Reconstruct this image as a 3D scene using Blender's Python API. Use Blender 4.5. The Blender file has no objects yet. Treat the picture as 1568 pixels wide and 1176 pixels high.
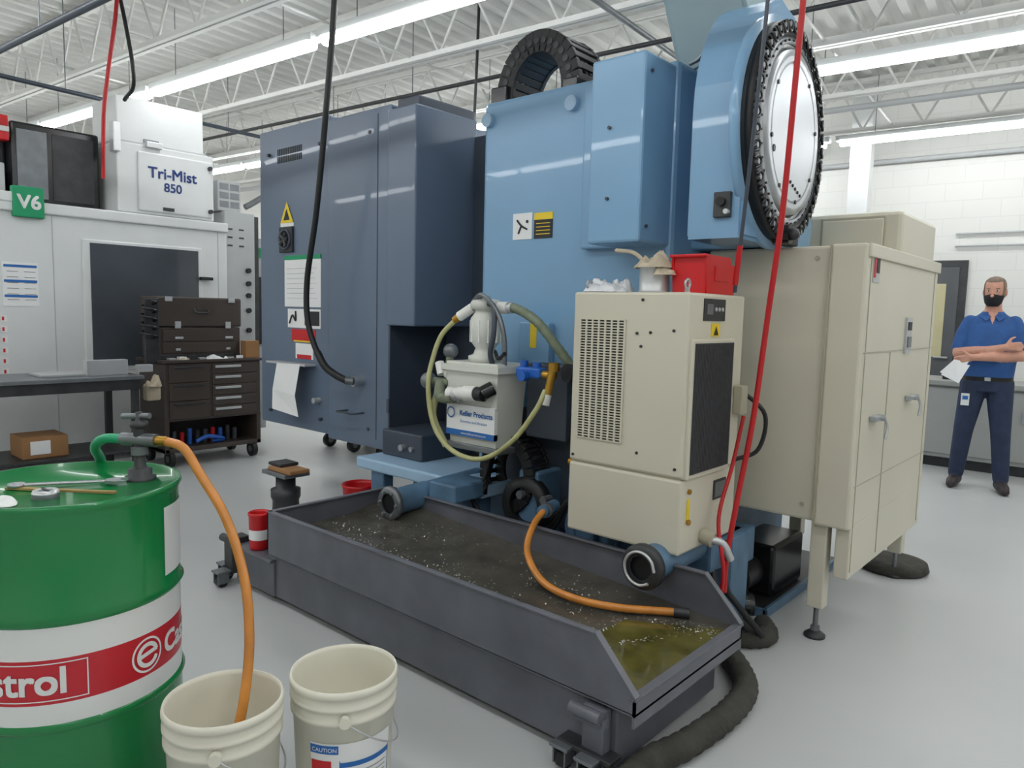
import bpy, bmesh, math, random
from mathutils import Vector, Matrix, noise
random.seed(4)
sc=bpy.context.scene
sc.view_settings.view_transform='Standard'
V=Vector
# ---------------------------------------------------------------- camera
F0=1120.0; TH=math.radians(41.2); PI=math.atan(110/1120); RO=math.radians(1.43)
fh=V((-math.sin(TH),math.cos(TH),0)); rt=V((math.cos(TH),math.sin(TH),0)); up=V((0,0,1))
Fw=fh*math.cos(PI)-up*math.sin(PI); U=up*math.cos(PI)+fh*math.sin(PI)
R2=rt*math.cos(RO)+U*math.sin(RO); U2=U*math.cos(RO)-rt*math.sin(RO)
cd=bpy.data.cameras.new("camera"); cam=bpy.data.objects.new("camera",cd); sc.collection.objects.link(cam)
cd.sensor_width=36; cd.lens=36*F0/1568
m=Matrix((R2,U2,-Fw)).transposed().to_4x4(); m.translation=V((0,0,1.4)); cam.matrix_world=m; sc.camera=cam
# ---------------------------------------------------------------- materials
def lin(h):
    h=h.lstrip('#'); o=[]
    for i in (0,2,4):
        c=int(h[i:i+2],16)/255; o.append(c/12.92 if c<=.04045 else ((c+.055)/1.055)**2.4)
    return (*o,1)
MATS={}
def M(name,col,rough=.5,metal=0,var=.08,ns=4,bump=0,bs=60,emit=0,trans=0,alpha=1,coat=0):
    if name in MATS: return MATS[name]
    mt=bpy.data.materials.new(name); mt.use_nodes=True; nt=mt.node_tree; N=nt.nodes; b=N['Principled BSDF']
    c=lin(col)
    b.inputs['Base Color'].default_value=c; b.inputs['Roughness'].default_value=rough; b.inputs['Metallic'].default_value=metal
    if coat: b.inputs['Coat Weight'].default_value=coat
    if trans: b.inputs['Transmission Weight'].default_value=trans
    if alpha<1: b.inputs['Alpha'].default_value=alpha
    if emit:
        b.inputs['Emission Color'].default_value=c; b.inputs['Emission Strength'].default_value=emit
    tc=N.new('ShaderNodeTexCoord')
    if var:
        n=N.new('ShaderNodeTexNoise'); n.inputs['Scale'].default_value=ns; n.inputs['Detail'].default_value=5
        nt.links.new(tc.outputs['Object'],n.inputs['Vector'])
        cr=N.new('ShaderNodeValToRGB'); cr.color_ramp.elements[0].position=.3; cr.color_ramp.elements[1].position=.7
        cr.color_ramp.elements[0].color=(c[0]*(1-var),c[1]*(1-var),c[2]*(1-var),1)
        cr.color_ramp.elements[1].color=(min(1,c[0]*(1+var)),min(1,c[1]*(1+var)),min(1,c[2]*(1+var)),1)
        nt.links.new(n.outputs['Fac'],cr.inputs['Fac']); nt.links.new(cr.outputs['Color'],b.inputs['Base Color'])
    if bump:
        n2=N.new('ShaderNodeTexNoise'); n2.inputs['Scale'].default_value=bs; n2.inputs['Detail'].default_value=3
        nt.links.new(tc.outputs['Object'],n2.inputs['Vector'])
        bp=N.new('ShaderNodeBump'); bp.inputs['Strength'].default_value=bump; bp.inputs['Distance'].default_value=.01
        nt.links.new(n2.outputs['Fac'],bp.inputs['Height']); nt.links.new(bp.outputs['Normal'],b.inputs['Normal'])
    MATS[name]=mt; return mt
blue=M('blue_paint','#7CA5C7',.27,0,.03,2,coat=.3)
bluel=M('blue_paint_light','#A0BFDA',.35,0,.04)
blued=M('blue_paint_grimy','#55748F',.45,0,.28,6)
slate=M('slate_paint','#617085',.33,0,.04,2,coat=.2)
slated=M('slate_paint_dark','#3F4753',.4,0,.08)
beige=M('beige_paint','#CDC8B6',.4,0,.03,2)
beiged=M('beige_edge','#ADA793',.45,0,.05)
tankm=M('tank_paint','#5F6169',.4,0,.2,5)
tankin=M('tank_inside_grimy','#55524A',.28,.2,.35,9,bump=.25,bs=25)
coolant=M('coolant_pool','#565227',.08,0,.4,9,bump=.1,bs=20)
chipm=M('metal_chips','#B3B1A8',.35,.8,.2,30)
white=M('white_enamel','#DADDDD',.3,0,.03)
whiteg=M('white_grey_enamel','#B5B8B9',.4,0,.05)
black=M('black_rubber','#17181A',.5,0,.1)
blackg=M('black_gloss','#1B1D1F',.22,0,.1)
grey=M('grey_metal','#7C8084',.4,.6,.15,10)
steel=M('brushed_steel','#B4B8BC',.38,.8,.05,3)
greyd=M('dark_metal','#424345',.45,.5,.2,10)
brown=M('brown_toolbox_paint','#453C37',.4,0,.1)
alu=M('aluminium_trim','#C9CBCC',.35,.5,.05)
green=M('drum_green','#0A7D40',.25,0,.06,3,coat=.4)
dwhite=M('drum_white','#E4E6E5',.3,0,.02,coat=.3)
dred=M('drum_red','#C4182A',.3,0,.03,coat=.3)
red=M('red_plastic','#C9161D',.35,0,.08)
redc=M('red_cord','#B8141A',.45,0,.05)
orange=M('amber_hose','#CC8436',.25,0,.18,10,coat=.3)
yhose=M('yellow_green_hose','#B3B27C',.3,0,.12,12,coat=.3)
ghose=M('green_hose','#1FA070',.35,0,.05)
grhose=M('grey_green_hose','#767F6A',.5,0,.2,30)
brass=M('brass','#B58B3C',.3,.9,.1)
cream=M('cream_plastic','#E2DFD0',.45,0,.04,6)
creamd=M('cream_plastic_stained','#CFC6A6',.5,0,.12,8)
tote=M('translucent_white_plastic','#D3D5CD',.4,0,.05,6)
pvc=M('white_pvc','#E6E6E2',.4,0,.03)
paper=M('paper','#E8E9E9',.8,0,.02)
inkb=M('ink_blue','#2668B0',.6,0,0)
inkd=M('ink_navy','#27407E',.6,0,0)
inkk=M('ink_black','#222428',.6,0,0)
inkr=M('ink_red','#C5242B',.6,0,0)
yel=M('label_yellow','#E8C92A',.5,0,.03)
grn=M('label_green','#109463',.5,0,.02)
glassd=M('dark_window','#4A4F55',.08,0,.15,2)
mesh_dark=M('dark_mesh_filter','#34363A',.7,0,.25,40)
sock=M('absorbent_sock','#403F3A',.95,0,.3,15,bump=.5)
cloth=M('rag_cloth','#BDB19B',.9,0,.15,20,bump=.4)
plasticbag=M('plastic_bag','#DCDDE0',.2,0,.1,20,bump=.3,bs=30)
bluefit=M('blue_plastic_fitting','#2460B8',.35,0,.05)
greenbox=M('grey_green_panel','#7D949B',.45,0,.05)
wood=M('wood','#A98C55',.6,0,.2,15)
card=M('cardboard','#9A7149',.8,0,.1)
bench_m=M('bench_grey','#9A9C98',.45,0,.05)
tube_e=M('lamp_tube_emitter','#FAFCFC',.5,0,0,emit=18)
# ---------------------------------------------------------------- builder
class B:
    def __init__(s,name,parent=None,mat=None):
        s.name=name; s.v=[]; s.f=[]; s.mi=[]; s.sm=[]; s.m=[]; s.parent=parent; s.X=mat or Matrix.Identity(4)
    def slot(s,mt):
        if mt not in s.m: s.m.append(mt)
        return s.m.index(mt)
    def add(s,vs,fs,mt,smooth=False,X=None):
        o=len(s.v); T=s.X@X if X is not None else s.X
        s.v+= [T@V(v) for v in vs]; k=s.slot(mt)
        for f in fs: s.f.append([o+i for i in f]); s.mi.append(k); s.sm.append(smooth)
    def box(s,x0,x1,y0,y1,z0,z1,mt,bev=.006,X=None,seg=2):
        x0,x1=sorted((x0,x1)); y0,y1=sorted((y0,y1)); z0,z1=sorted((z0,z1))
        vs=[(x,y,z) for x in (x0,x1) for y in (y0,y1) for z in (z0,z1)]
        fs=[(0,1,3,2),(4,6,7,5),(0,4,5,1),(2,3,7,6),(0,2,6,4),(1,5,7,3)]
        bev=min(bev,.45*min(x1-x0,y1-y0,z1-z0))
        if bev<=.0011: s.add(vs,fs,mt,False,X); return
        bm=bmesh.new(); bv=[bm.verts.new(v) for v in vs]
        for f in fs: bm.faces.new([bv[i] for i in f])
        bmesh.ops.bevel(bm,geom=bm.edges[:],offset=bev,segments=seg,profile=.5,affect='EDGES')
        bm.verts.index_update()
        s.add([v.co.copy() for v in bm.verts],[[v.index for v in f.verts] for f in bm.faces],mt,False,X); bm.free()
    def prism(s,poly,axis,a,b,mt,X=None):
        def mk(p,c):
            return {'x':(c,p[0],p[1]),'y':(p[0],c,p[1]),'z':(p[0],p[1],c)}[axis]
        n=len(poly); vs=[mk(p,a) for p in poly]+[mk(p,b) for p in poly]
        fs=[list(range(n)),list(range(2*n-1,n-1,-1))]+[[i,i+n,(i+1)%n+n,(i+1)%n] for i in range(n)]
        s.add(vs,fs,mt,False,X)
    def frame(s,d):
        d=V(d).normalized(); a=V((0,0,1)) if abs(d.z)<.9 else V((1,0,0))
        x=d.cross(a).normalized(); return x,d.cross(x).normalized()
    def cyl(s,p0,p1,r0,mt,r1=None,seg=24,caps=True,X=None):
        p0=V(p0);p1=V(p1); r1=r0 if r1 is None else r1; x,y=s.frame(p1-p0)
        c=[(math.cos(2*math.pi*i/seg),math.sin(2*math.pi*i/seg)) for i in range(seg)]
        vs=[p0+x*a*r0+y*b*r0 for a,b in c]+[p1+x*a*r1+y*b*r1 for a,b in c]
        s.add(vs,[[i,(i+1)%seg,(i+1)%seg+seg,i+seg] for i in range(seg)],mt,True,X)
        if caps:
            s.add(vs[:seg],[list(range(seg))[::-1]],mt,False,X); s.add(vs[seg:],[list(range(seg))],mt,False,X)
    def lathe(s,prof,c,mt,seg=48,axis=(0,0,1)):
        ax=V(axis).normalized()
        if abs(ax.z)>.99: x,y=V((1,0,0)),V((0,1,0))
        else: x,y=s.frame(ax)
        c=V(c); vs=[];fs=[]
        for r,h in prof:
            for i in range(seg):
                t=2*math.pi*i/seg; vs.append(c+ax*h+x*math.cos(t)*r+y*math.sin(t)*r)
        for j in range(len(prof)-1):
            for i in range(seg):
                k=(i+1)%seg; fs.append([j*seg+i,j*seg+k,(j+1)*seg+k,(j+1)*seg+i])
        s.add(vs,fs,mt,True)
    def disc(s,c,r,axis,mt,seg=40,off=0):
        x,y=s.frame(axis); c=V(c)+V(axis).normalized()*off
        s.add([c+x*math.cos(2*math.pi*i/seg)*r+y*math.sin(2*math.pi*i/seg)*r for i in range(seg)],[list(range(seg))],mt)
    def sph(s,c,r,mt,seg=16,X=None):
        r=(r,r,r) if not hasattr(r,'__len__') else r
        vs=[];fs=[];n=seg//2
        for j in range(n+1):
            p=math.pi*j/n
            for i in range(seg):
                t=2*math.pi*i/seg; vs.append((c[0]+r[0]*math.sin(p)*math.cos(t),c[1]+r[1]*math.sin(p)*math.sin(t),c[2]+r[2]*math.cos(p)))
        for j in range(n):
            for i in range(seg):
                k=(i+1)%seg; fs.append([j*seg+i,j*seg+k,(j+1)*seg+k,(j+1)*seg+i] if 0<j<n-1 else ([j*seg,(j+1)*seg+k,(j+1)*seg+i] if j==0 else [j*seg+i,j*seg+k,(j+1)*seg]))
        s.add(vs,fs,mt,True,X)
    def heap(s,cx,cy,z,rx,ry,h,mt,seed=0,ang=0,n=22,fr=18):
        vs=[];fs=[]
        for j in range(n+1):
            for i in range(n+1):
                a=-1+2*i/n; c=-1+2*j/n; q=math.sqrt(a*a+c*c)
                if q>1: a,c=a/q,c/q; q=1
                k=noise.noise(V((a*rx*fr,c*ry*fr,seed))); k2=noise.noise(V((a*rx*fr*3,c*ry*fr*3,seed+9)))
                zz=max(0,(1-q**4))*h*(.65+.9*k+.35*k2); w=1+.18*k
                x_,y_=a*rx*w,c*ry*w
                vs.append((cx+x_*math.cos(ang)-y_*math.sin(ang),cy+x_*math.sin(ang)+y_*math.cos(ang),z+max(zz,0)+.001))
        for j in range(n):
            for i in range(n): o=j*(n+1)+i; fs.append([o,o+1,o+n+2,o+n+1])
        s.add(vs,fs,mt,True)
    def tube(s,pts,r,mt,seg=10,sub=8,rib=None):
        P=[V(p) for p in pts]
        if len(P)>2 and sub>1:
            Q=[P[0]*2-P[1]]+P+[P[-1]*2-P[-2]]; out=[]
            for i in range(1,len(Q)-2):
                a,b,c,d=Q[i-1:i+3]
                for k in range(sub):
                    t=k/sub; out.append(.5*((2*b)+(c-a)*t+(2*a-5*b+4*c-d)*t*t+(3*b-a-3*c+d)*t**3))
            out.append(P[-1]); P=out
        vs=[];fs=[]; x=None
        for i,p in enumerate(P):
            d=(P[min(i+1,len(P)-1)]-P[max(i-1,0)]).normalized()
            if x is None: x,_=s.frame(d)
            x=(x-d*x.dot(d)).normalized(); y=d.cross(x); rr=r
            if rib: rr=r*(1+rib*(i%2))
            for k in range(seg):
                t=2*math.pi*k/seg; vs.append(p+x*math.cos(t)*rr+y*math.sin(t)*rr)
        n=len(P)
        for i in range(n-1):
            for k in range(seg):
                l=(k+1)%seg; fs.append([i*seg+k,i*seg+l,(i+1)*seg+l,(i+1)*seg+k])
        s.add(vs,fs,mt,True); s.add(vs[:seg],[list(range(seg))],mt); s.add(vs[-seg:],[list(range(seg))],mt)
    def fy(s,x0,x1,z0,z1,y,mt,t=.004,bev=0): s.box(x0,x1,y-t,y+.001,z0,z1,mt,bev)
    def fx(s,y0,y1,z0,z1,x,mt,t=.004,bev=0): s.box(x-.001,x+t,y0,y1,z0,z1,mt,bev)
    def text(s,body,size,o,xd,yd,mt,align='CENTER',wrap=None,bold=0,fat=0):
        cu=bpy.data.curves.new('t','FONT'); cu.body=body; cu.size=size; cu.align_x=align; cu.offset=bold; cu.resolution_u=6
        ob=bpy.data.objects.new('t',cu); sc.collection.objects.link(ob)
        dg=bpy.context.evaluated_depsgraph_get(); dg.update(); me=bpy.data.meshes.new_from_object(ob.evaluated_get(dg))
        for sh in ((0,0),(fat,0),(0,fat),(fat,fat)) if fat else ((0,0),):
            vs=[]
            for v in me.vertices:
                if wrap:
                    c,r,a0=wrap; a=a0+(v.co.x+sh[0])/r; rq=r+sum(sh)*.05; vs.append(V((c[0]+rq*math.cos(a),c[1]+rq*math.sin(a),c[2]+v.co.y+sh[1])))
                else:
                    xd=V(xd);yd=V(yd); vs.append(V(o)+xd*(v.co.x+sh[0])+yd*(v.co.y+sh[1])+xd.cross(yd)*(sum(sh)*.05))
            s.add(vs,[list(p.vertices) for p in me.polygons],mt)
        bpy.data.objects.remove(ob); bpy.data.curves.remove(cu); bpy.data.meshes.remove(me)
    def done(s):
        me=bpy.data.meshes.new(s.name); me.from_pydata([tuple(v) for v in s.v],[],s.f)
        for mt in s.m: me.materials.append(mt)
        me.polygons.foreach_set('material_index',s.mi); me.polygons.foreach_set('use_smooth',s.sm)
        me.update(); ob=bpy.data.objects.new(s.name,me); sc.collection.objects.link(ob)
        if s.parent: ob.parent=s.parent
        return ob
def empty(n):
    e=bpy.data.objects.new(n,None); sc.collection.objects.link(e); return e
XD,YD,ZD=(1,0,0),(0,1,0),(0,0,1)
# ---------------------------------------------------------------- room (building is turned 4.8 deg from machine)
RB=Matrix.Rotation(math.radians(4.8),4,'Z')
XL,XR,YF,YB,ZC=-12.5,6.0,-4.5,9.9,4.1
def special_floor():
    mt=bpy.data.materials.new('epoxy_floor'); mt.use_nodes=True; nt=mt.node_tree; N=nt.nodes; b=N['Principled BSDF']
    tc=N.new('ShaderNodeTexCoord'); n=N.new('ShaderNodeTexNoise'); n.inputs['Scale'].default_value=.9; n.inputs['Detail'].default_value=4
    nt.links.new(tc.outputs['Object'],n.inputs['Vector'])
    cr=N.new('ShaderNodeValToRGB'); cr.color_ramp.elements[0].color=lin('#B8BBBB'); cr.color_ramp.elements[1].color=lin('#C0C2C2')
    cr.color_ramp.elements[0].position=.3; cr.color_ramp.elements[1].position=.7
    nt.links.new(n.outputs['Fac'],cr.inputs['Fac']); nt.links.new(cr.outputs['Color'],b.inputs['Base Color'])
    b.inputs['Roughness'].default_value=.36
    return mt
def special_block():
    mt=bpy.data.materials.new('painted_block'); mt.use_nodes=True; nt=mt.node_tree; N=nt.nodes; b=N['Principled BSDF']
    tc=N.new('ShaderNodeTexCoord'); sp=N.new('ShaderNodeSeparateXYZ'); ad=N.new('ShaderNodeMath'); cb=N.new('ShaderNodeCombineXYZ')
    nt.links.new(tc.outputs['Object'],sp.inputs[0]); nt.links.new(sp.outputs[0],ad.inputs[0]); nt.links.new(sp.outputs[1],ad.inputs[1])
    nt.links.new(ad.outputs[0],cb.inputs[0]); nt.links.new(sp.outputs[2],cb.inputs[1])
    br=N.new('ShaderNodeTexBrick'); nt.links.new(cb.outputs[0],br.inputs['Vector']); br.inputs['Scale'].default_value=1
    br.inputs['Brick Width'].default_value=.4; br.inputs['Row Height'].default_value=.2; br.inputs['Mortar Size'].default_value=.005
    br.inputs['Color1'].default_value=lin('#E0E0DC'); br.inputs['Color2'].default_value=lin('#DEDEDA'); br.inputs['Mortar'].default_value=lin('#D7D7D3')
    nt.links.new(br.outputs['Color'],b.inputs['Base Color']); b.inputs['Roughness'].default_value=.6
    bp=N.new('ShaderNodeBump'); bp.invert=True; bp.inputs['Strength'].default_value=.12; bp.inputs['Distance'].default_value=.01
    nt.links.new(br.outputs['Fac'],bp.inputs['Height']); nt.links.new(bp.outputs['Normal'],b.inputs['Normal'])
    return mt
fl=special_floor(); blk=special_block()
ceilm=M('ceiling_white','#DADAD6',.5,0,.03)
b=B('floor',mat=RB); b.box(XL,XR,YF,YB,-.1,0,fl,0); b.done()
b=B('wall_back',mat=RB); b.box(XL,XR,YB,YB+.2,0,ZC+.2,blk,0); b.done()
b=B('wall_conduits',mat=RB)
for z in (2.42,2.28): b.cyl((-1.0,YB-.03,z),(XR-.05,YB-.03,z),.012,whiteg,seg=8)
b.cyl((XL+.1,YB-.06,3.3),(XR-.1,YB-.06,3.3),.03,whiteg,seg=8)
b.cyl((.1,YB-.04,1.2),(.1,YB-.04,3.2),.015,whiteg,seg=8); b.box(.0,.2,YB-.09,YB-.01,1.25,1.6,whiteg,.006)
b.done()
b=B('wall_left',mat=RB); b.box(XL-.2,XL,YF,YB,0,ZC+.2,blk,0); b.done()
b=B('wall_right',mat=RB); b.box(XR,XR+.2,YF,YB,0,ZC+.2,blk,0); b.done()
b=B('wall_front',mat=RB); b.box(XL,XR,YF-.2,YF,0,ZC+.2,blk,0); b.done()
b=B('ceiling',mat=RB)
p=.2; n=int((XR-XL)/p); vs=[];fs=[]
for i in range(n+1):
    x=XL+i*p
    for dx,dz in ((0,0),(.07,0),(.1,.05),(.17,.05)):
        vs+= [(min(x+dx,XR),YF,ZC+dz),(min(x+dx,XR),YB,ZC+dz)]
for i in range(len(vs)//2-1): fs.append([2*i,2*i+1,2*i+3,2*i+2])
b.add(vs,fs,ceilm); b.box(XL,XR,YF,YB,ZC+.1,ZC+.2,ceilm,0); b.done()
b=B('ceiling_joists',mat=RB)
y=-4.0
while y<9.8:
    for z in (3.5,4.03):
        b.box(XL,XR,y-.05,y-.01,z,z+.04,ceilm,0); b.box(XL,XR,y+.01,y+.05,z,z+.04,ceilm,0)
    x=XL+.1; k=0
    while x<XR-.4:
        a=(x,y,3.52 if k%2 else 4.05); c=(x+.3,y,4.05 if k%2 else 3.52); b.cyl(a,c,.012,ceilm,seg=5,caps=False); x+=.3; k+=1
    y+=1.45
for x in (-10.5,-7.5,-4.6,-1.6,1.4):
    b.cyl((x,YF,3.54),(x,YB,3.54),.012,ceilm,seg=6); b.cyl((x,YF,4.02),(x,YB,4.02),.012,ceilm,seg=6)
b.done()
b=B('ceiling_pipes',mat=RB)
b.cyl((XL,1.95,3.0),(XR,1.95,3.0),.022,slated,seg=10)
b.cyl((-7.2,YF,3.25),(-7.2,7,3.25),.02,slated,seg=10)
b.cyl((XL,7.7,3.42),(XR,7.7,3.42),.03,whiteg,seg=10)
b.cyl((-2.6,YF,3.46),(-2.6,YB,3.46),.022,grey,seg=10)
b.cyl((XL,5.1,3.40),(XR,5.1,3.40),.018,greyd,seg=10)
for x in (-11,-8,-5,-2,1,4):
    b.cyl((x,1.95,3.0),(x,1.95,4.08),.005,grey,seg=6); b.cyl((x,7.7,3.4),(x,7.7,4.08),.005,grey,seg=6); b.cyl((x,5.1,3.4),(x,5.1,4.08),.005,grey,seg=6)
for y_ in (-3,0,3,6):
    b.cyl((-7.2,y_,3.25),(-7.2,y_,4.08),.005,grey,seg=6); b.cyl((-2.6,y_,3.46),(-2.6,y_,4.08),.005,grey,seg=6)
b.done()
b=B('fluorescent_strip_lights',mat=RB)
for y in (-1.5,1.1,3.73,6.35,9.0):
    x=XL+.5
    while x+2.4<XR:
        b.box(x,x+2.4,y-.05,y+.05,3.41,3.47,white,.008)
        b.prism([(y-.055,3.41),(y-.05,3.375),(y-.02,3.355),(y+.02,3.355),(y+.05,3.375),(y+.055,3.41)],'x',x+.05,x+2.35,tube_e)
        for q in (.4,2.0): b.cyl((x+q,y,3.47),(x+q,y,4.08),.004,grey,seg=6)
        x+=2.46
b.done()
b=B('support_column',mat=RB); cx=-1.95
b.box(cx-.11,cx+.11,9.25,9.47,0,ZC-.01,white,.01); b.box(cx-.16,cx+.16,9.2,9.52,0,.03,white,.004); b.done()
b=B('door_1',mat=RB)
b.box(-1.8,-.85,YB-.04,YB-.001,0,2.12,greyd,.004)
b.box(-1.72,-.93,YB-.055,YB-.03,.02,2.04,M('door_grey','#55575A',.5,0,.05),.004)
b.box(-1.6,-1.05,YB-.065,YB-.04,1.0,1.85,M('door_glass','#C9C19A',.2),.003)
b.cyl((-.99,YB-.05,1.0),(-.99,YB-.11,1.0),.012,steel); b.cyl((-.99,YB-.11,1.0),(-1.12,YB-.11,1.0),.012,steel)
b.done()
# ---------------------------------------------------------------- machining centre
mc=empty('horizontal_machining_center')
b=B('electrical_cabinet',mc)
b.box(-5.15,-4.255,2.95,3.9,.52,2.68,slate,.012)
b.box(-4.25,-3.59,2.93,3.9,.50,2.64,slate,.012)
b.box(-3.60,-3.585,2.93,3.9,.50,1.4,slated,0)
b.box(-3.60,-3.34,2.91,3.42,1.30,2.60,slate,.01)
b.box(-3.56,-3.36,2.95,3.42,2.58,2.66,slated,.01)
b.box(-3.58,-2.85,3.40,3.95,.5,2.5,slated,.01)
for x in (-3.72,): b.fy(x,x+.006,.56,2.6,2.93,slated,.003)
for x in (-5.0,-4.35,-3.8):
    for z in (.62,2.5): b.cyl((x,2.95,z),(x,2.925,z),.012,slated,seg=10)
for z in (.75,1.6,2.35): b.box(-3.60,-3.575,2.915,2.93,z,z+.09,slated,.003)
for i in range(14):
    for j in range(2):
        x=-4.90+i*.023; b.fy(x,x+.012,2.43+j*.055,2.475+j*.055,2.95,black,.003)
b.add([(-4.86,2.944,2.0),(-4.69,2.944,2.0),(-4.775,2.944,2.15)],[[0,1,2]],yel)
b.add([(-4.815,2.942,2.02),(-4.735,2.942,2.02),(-4.775,2.942,2.10)],[[0,1,2]],inkk); b.fy(-4.86,-4.69,1.975,2.0,2.95,paper)
b.fy(-4.86,-4.69,1.79,1.97,2.95,greyd,.02,.004); b.lathe([(.075,0),(.075,.012),(.06,.012),(.06,0)],(-4.775,2.93,1.88),slated,32,(0,-1,0)); b.disc((-4.775,2.93,1.88),.06,(0,-1,0),black,off=.004)
for i in range(5):
    a=i*2*math.pi/5; b.cyl((-4.775,2.922,1.88),(-4.775+.055*math.cos(a),2.922,1.88+.055*math.sin(a)),.012,greyd,r1=.018,seg=6)
b.lathe([(.0,.008),(.02,.008),(.02,0)],(-4.775,2.925,1.88),greyd,16,(0,-1,0))
b.fy(-4.81,-4.355,1.40,1.76,2.95,paper); b.fy(-4.81,-4.355,1.735,1.765,2.95,grn,.006)
for i in range(7): b.fy(-4.78,-4.40-.02*(i%3),1.46+i*.035,1.463+i*.035,2.946,whiteg,.002)
b.fy(-4.77,-4.36,1.25,1.385,2.95,paper); b.tube([(-4.74,2.94,1.28),(-4.70,2.94,1.34),(-4.66,2.94,1.30),(-4.66,2.94,1.37)],.006,inkk,6,4); b.fy(-4.55,-4.37,1.27,1.37,2.95,inkk,.006)
b.fy(-4.72,-4.42,1.155,1.24,2.95,inkr); b.fy(-4.69,-4.47,1.15,1.16,2.95,yel,.006); b.fy(-4.67,-4.45,1.03,1.14,2.95,paper); b.fy(-4.65,-4.47,1.03,1.06,2.95,inkr,.006)
b.box(-4.93,-4.42,2.86,2.95,.985,1.0,alu,.003)
b.add([(-4.78,2.86,.99),(-4.48,2.86,1.0),(-4.50,2.83,.78),(-4.47,2.84,.63),(-4.78,2.82,.66),(-4.79,2.83,.8)],[[0,1,2,5],[5,2,3,4]],paper)
b.cyl((-4.38,2.95,.75),(-4.38,2.9,.75),.02,alu)
b.cyl((-3.87,2.93,.93),(-3.87,2.86,.93),.035,steel); b.cyl((-3.87,2.86,.93),(-3.90,2.82,.935),.026,grey)
b.tube([(-4.02,2.93,.72),(-4.02,2.84,.72),(-3.85,2.84,.72),(-3.85,2.93,.72)],.007,slated,6,1)
b.done()
b=B('power_cable_drop',mc)
b.tube([(-3.85,2.72,4.07),(-3.87,2.72,3.3),(-3.98,2.73,2.6),(-4.10,2.74,2.0),(-4.22,2.75,1.57),(-4.20,2.75,1.27),(-4.05,2.77,1.02),(-3.90,2.83,.935)],.019,black,10,10)
b.tube([(-4.12,2.76,1.11),(-4.05,2.77,1.02),(-3.97,2.8,.965),(-3.90,2.83,.935)],.022,black,10,12,rib=.15)
b.done()
b=B('column_housing',mc)
b.box(-2.83,-1.66,2.95,4.3,.45,2.52,blue,.025)
b.box(-1.945,-1.675,2.70,3.22,1.71,2.495,blue,.012)
b.box(-2.13,-1.93,2.9,3.1,1.71,2.495,blue,.012)
b.box(-1.68,-1.45,3.14,3.9,1.71,2.50,blue,.012)
for x in (-2.79,-2.23): b.cyl((x,2.95,2.42),(x,2.925,2.42),.036,bluel); b.disc((x,2.95,2.42),.03,(0,-1,0),bluel,off=.027)
b.fy(-2.60,-2.47,1.78,1.915,2.95,paper); b.tube([(-2.57,2.944,1.88),(-2.54,2.944,1.85),(-2.50,2.944,1.83)],.005,inkk,6,3); b.tube([(-2.54,2.944,1.85),(-2.56,2.944,1.81)],.005,inkk,6,1); b.cyl((-2.50,2.945,1.87),(-2.50,2.941,1.87),.008,inkk,seg=10)
b.fy(-2.455,-2.335,1.78,1.875,2.95,inkk); b.fy(-2.455,-2.335,1.875,1.91,2.95,yel)
for i in range(4): b.fy(-2.44,-2.35,1.80+i*.018,1.804+i*.018,2.946,yel,.002)
for p_ in ((-1.84,2.70,2.2),(-1.84,2.70,1.9)): b.cyl(p_,(p_[0],2.69,p_[2]),.008,slated,seg=8)
for z in (1.78,2.42): b.cyl((-1.675,2.75,z),(-1.665,2.75,z),.007,slated,seg=8)
b.done()
# tool magazine: round disc on a box housing with a domed top, turned a few degrees
b=B('tool_magazine',mc)
MC=V((-1.26,3.15,2.175)); k_=.92
T=Matrix.Translation(MC)@Matrix.Rotation(math.radians(3.0),4,'Z'); b.X=T; Z0=V((0,0,0)); ax=(1,0,0)
prof=[(-.37,-.46)]+[(.05+ (.42 if t>90 else .50)*math.cos(math.radians(t)),.06+(.50 if t>90 else .48)*math.sin(math.radians(t))) for t in range(180,-1,-10)]+[(.55,-.46)]
b.prism(prof,'x',-.24,-.03,blue)
prof2=[(y*.965,z*.965) for y,z in prof]; b.prism(prof2,'x',-.25,-.02,blue)
b.lathe([(.515*k_,-.05),(.52*k_,-.04),(.52*k_,-.015),(.3*k_,-.015)],Z0,blue,64,ax)
b.lathe([(.3*k_,0),(.485*k_,0),(.485*k_,.03),(.42*k_,.035),(.42*k_,0)],Z0,black,64,ax)
b.lathe([(.485*k_,-.03),(.485*k_,0)],Z0,black,64,ax)
b.lathe([(.42*k_,-.02),(.42*k_,.03),(.385*k_,.04),(.385*k_,.02)],Z0,grey,64,ax)
b.lathe([(.385*k_,.03),(.365*k_,.03),(.365*k_,.02)],Z0,blackg,64,ax)
b.lathe([(.365*k_,.0),(.36*k_,.045),(.33*k_,.047),(.0,.045)],Z0,steel,64,ax)
b.lathe([(.31*k_,.0475),(.30*k_,.0475)],Z0,grey,64,ax)
for i in range(44):
    a=2*math.pi*i/44; c,s_=math.cos(a),math.sin(a)
    def rp(r,t,h): r*=k_; return Z0+V((h,r*c-t*s_,r*s_+t*c))
    b.tube([rp(.483,-.020,.035),rp(.45,-.018,.043),rp(.435,0,.043),rp(.45,.018,.043),rp(.483,.020,.035)],.0065,blackg,6,3)
    b.cyl(rp(.464,0,.0),rp(.464,0,.046),.011,grey,seg=8)
    b.cyl(rp(.40,0,.03),rp(.40,0,.042),.005,greyd,seg=6)
for i in range(8):
    a=2*math.pi*i/8+.2; b.cyl(V((.045,.28*math.cos(a),.28*math.sin(a))),V((.052,.28*math.cos(a),.28*math.sin(a))),.009,greyd,seg=8)
for i in range(5): b.cyl(V((.045,-.02+.033*i,-.20-.01*i)),V((.051,-.02+.033*i,-.20-.01*i)),.007,inkk,seg=8)
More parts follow.
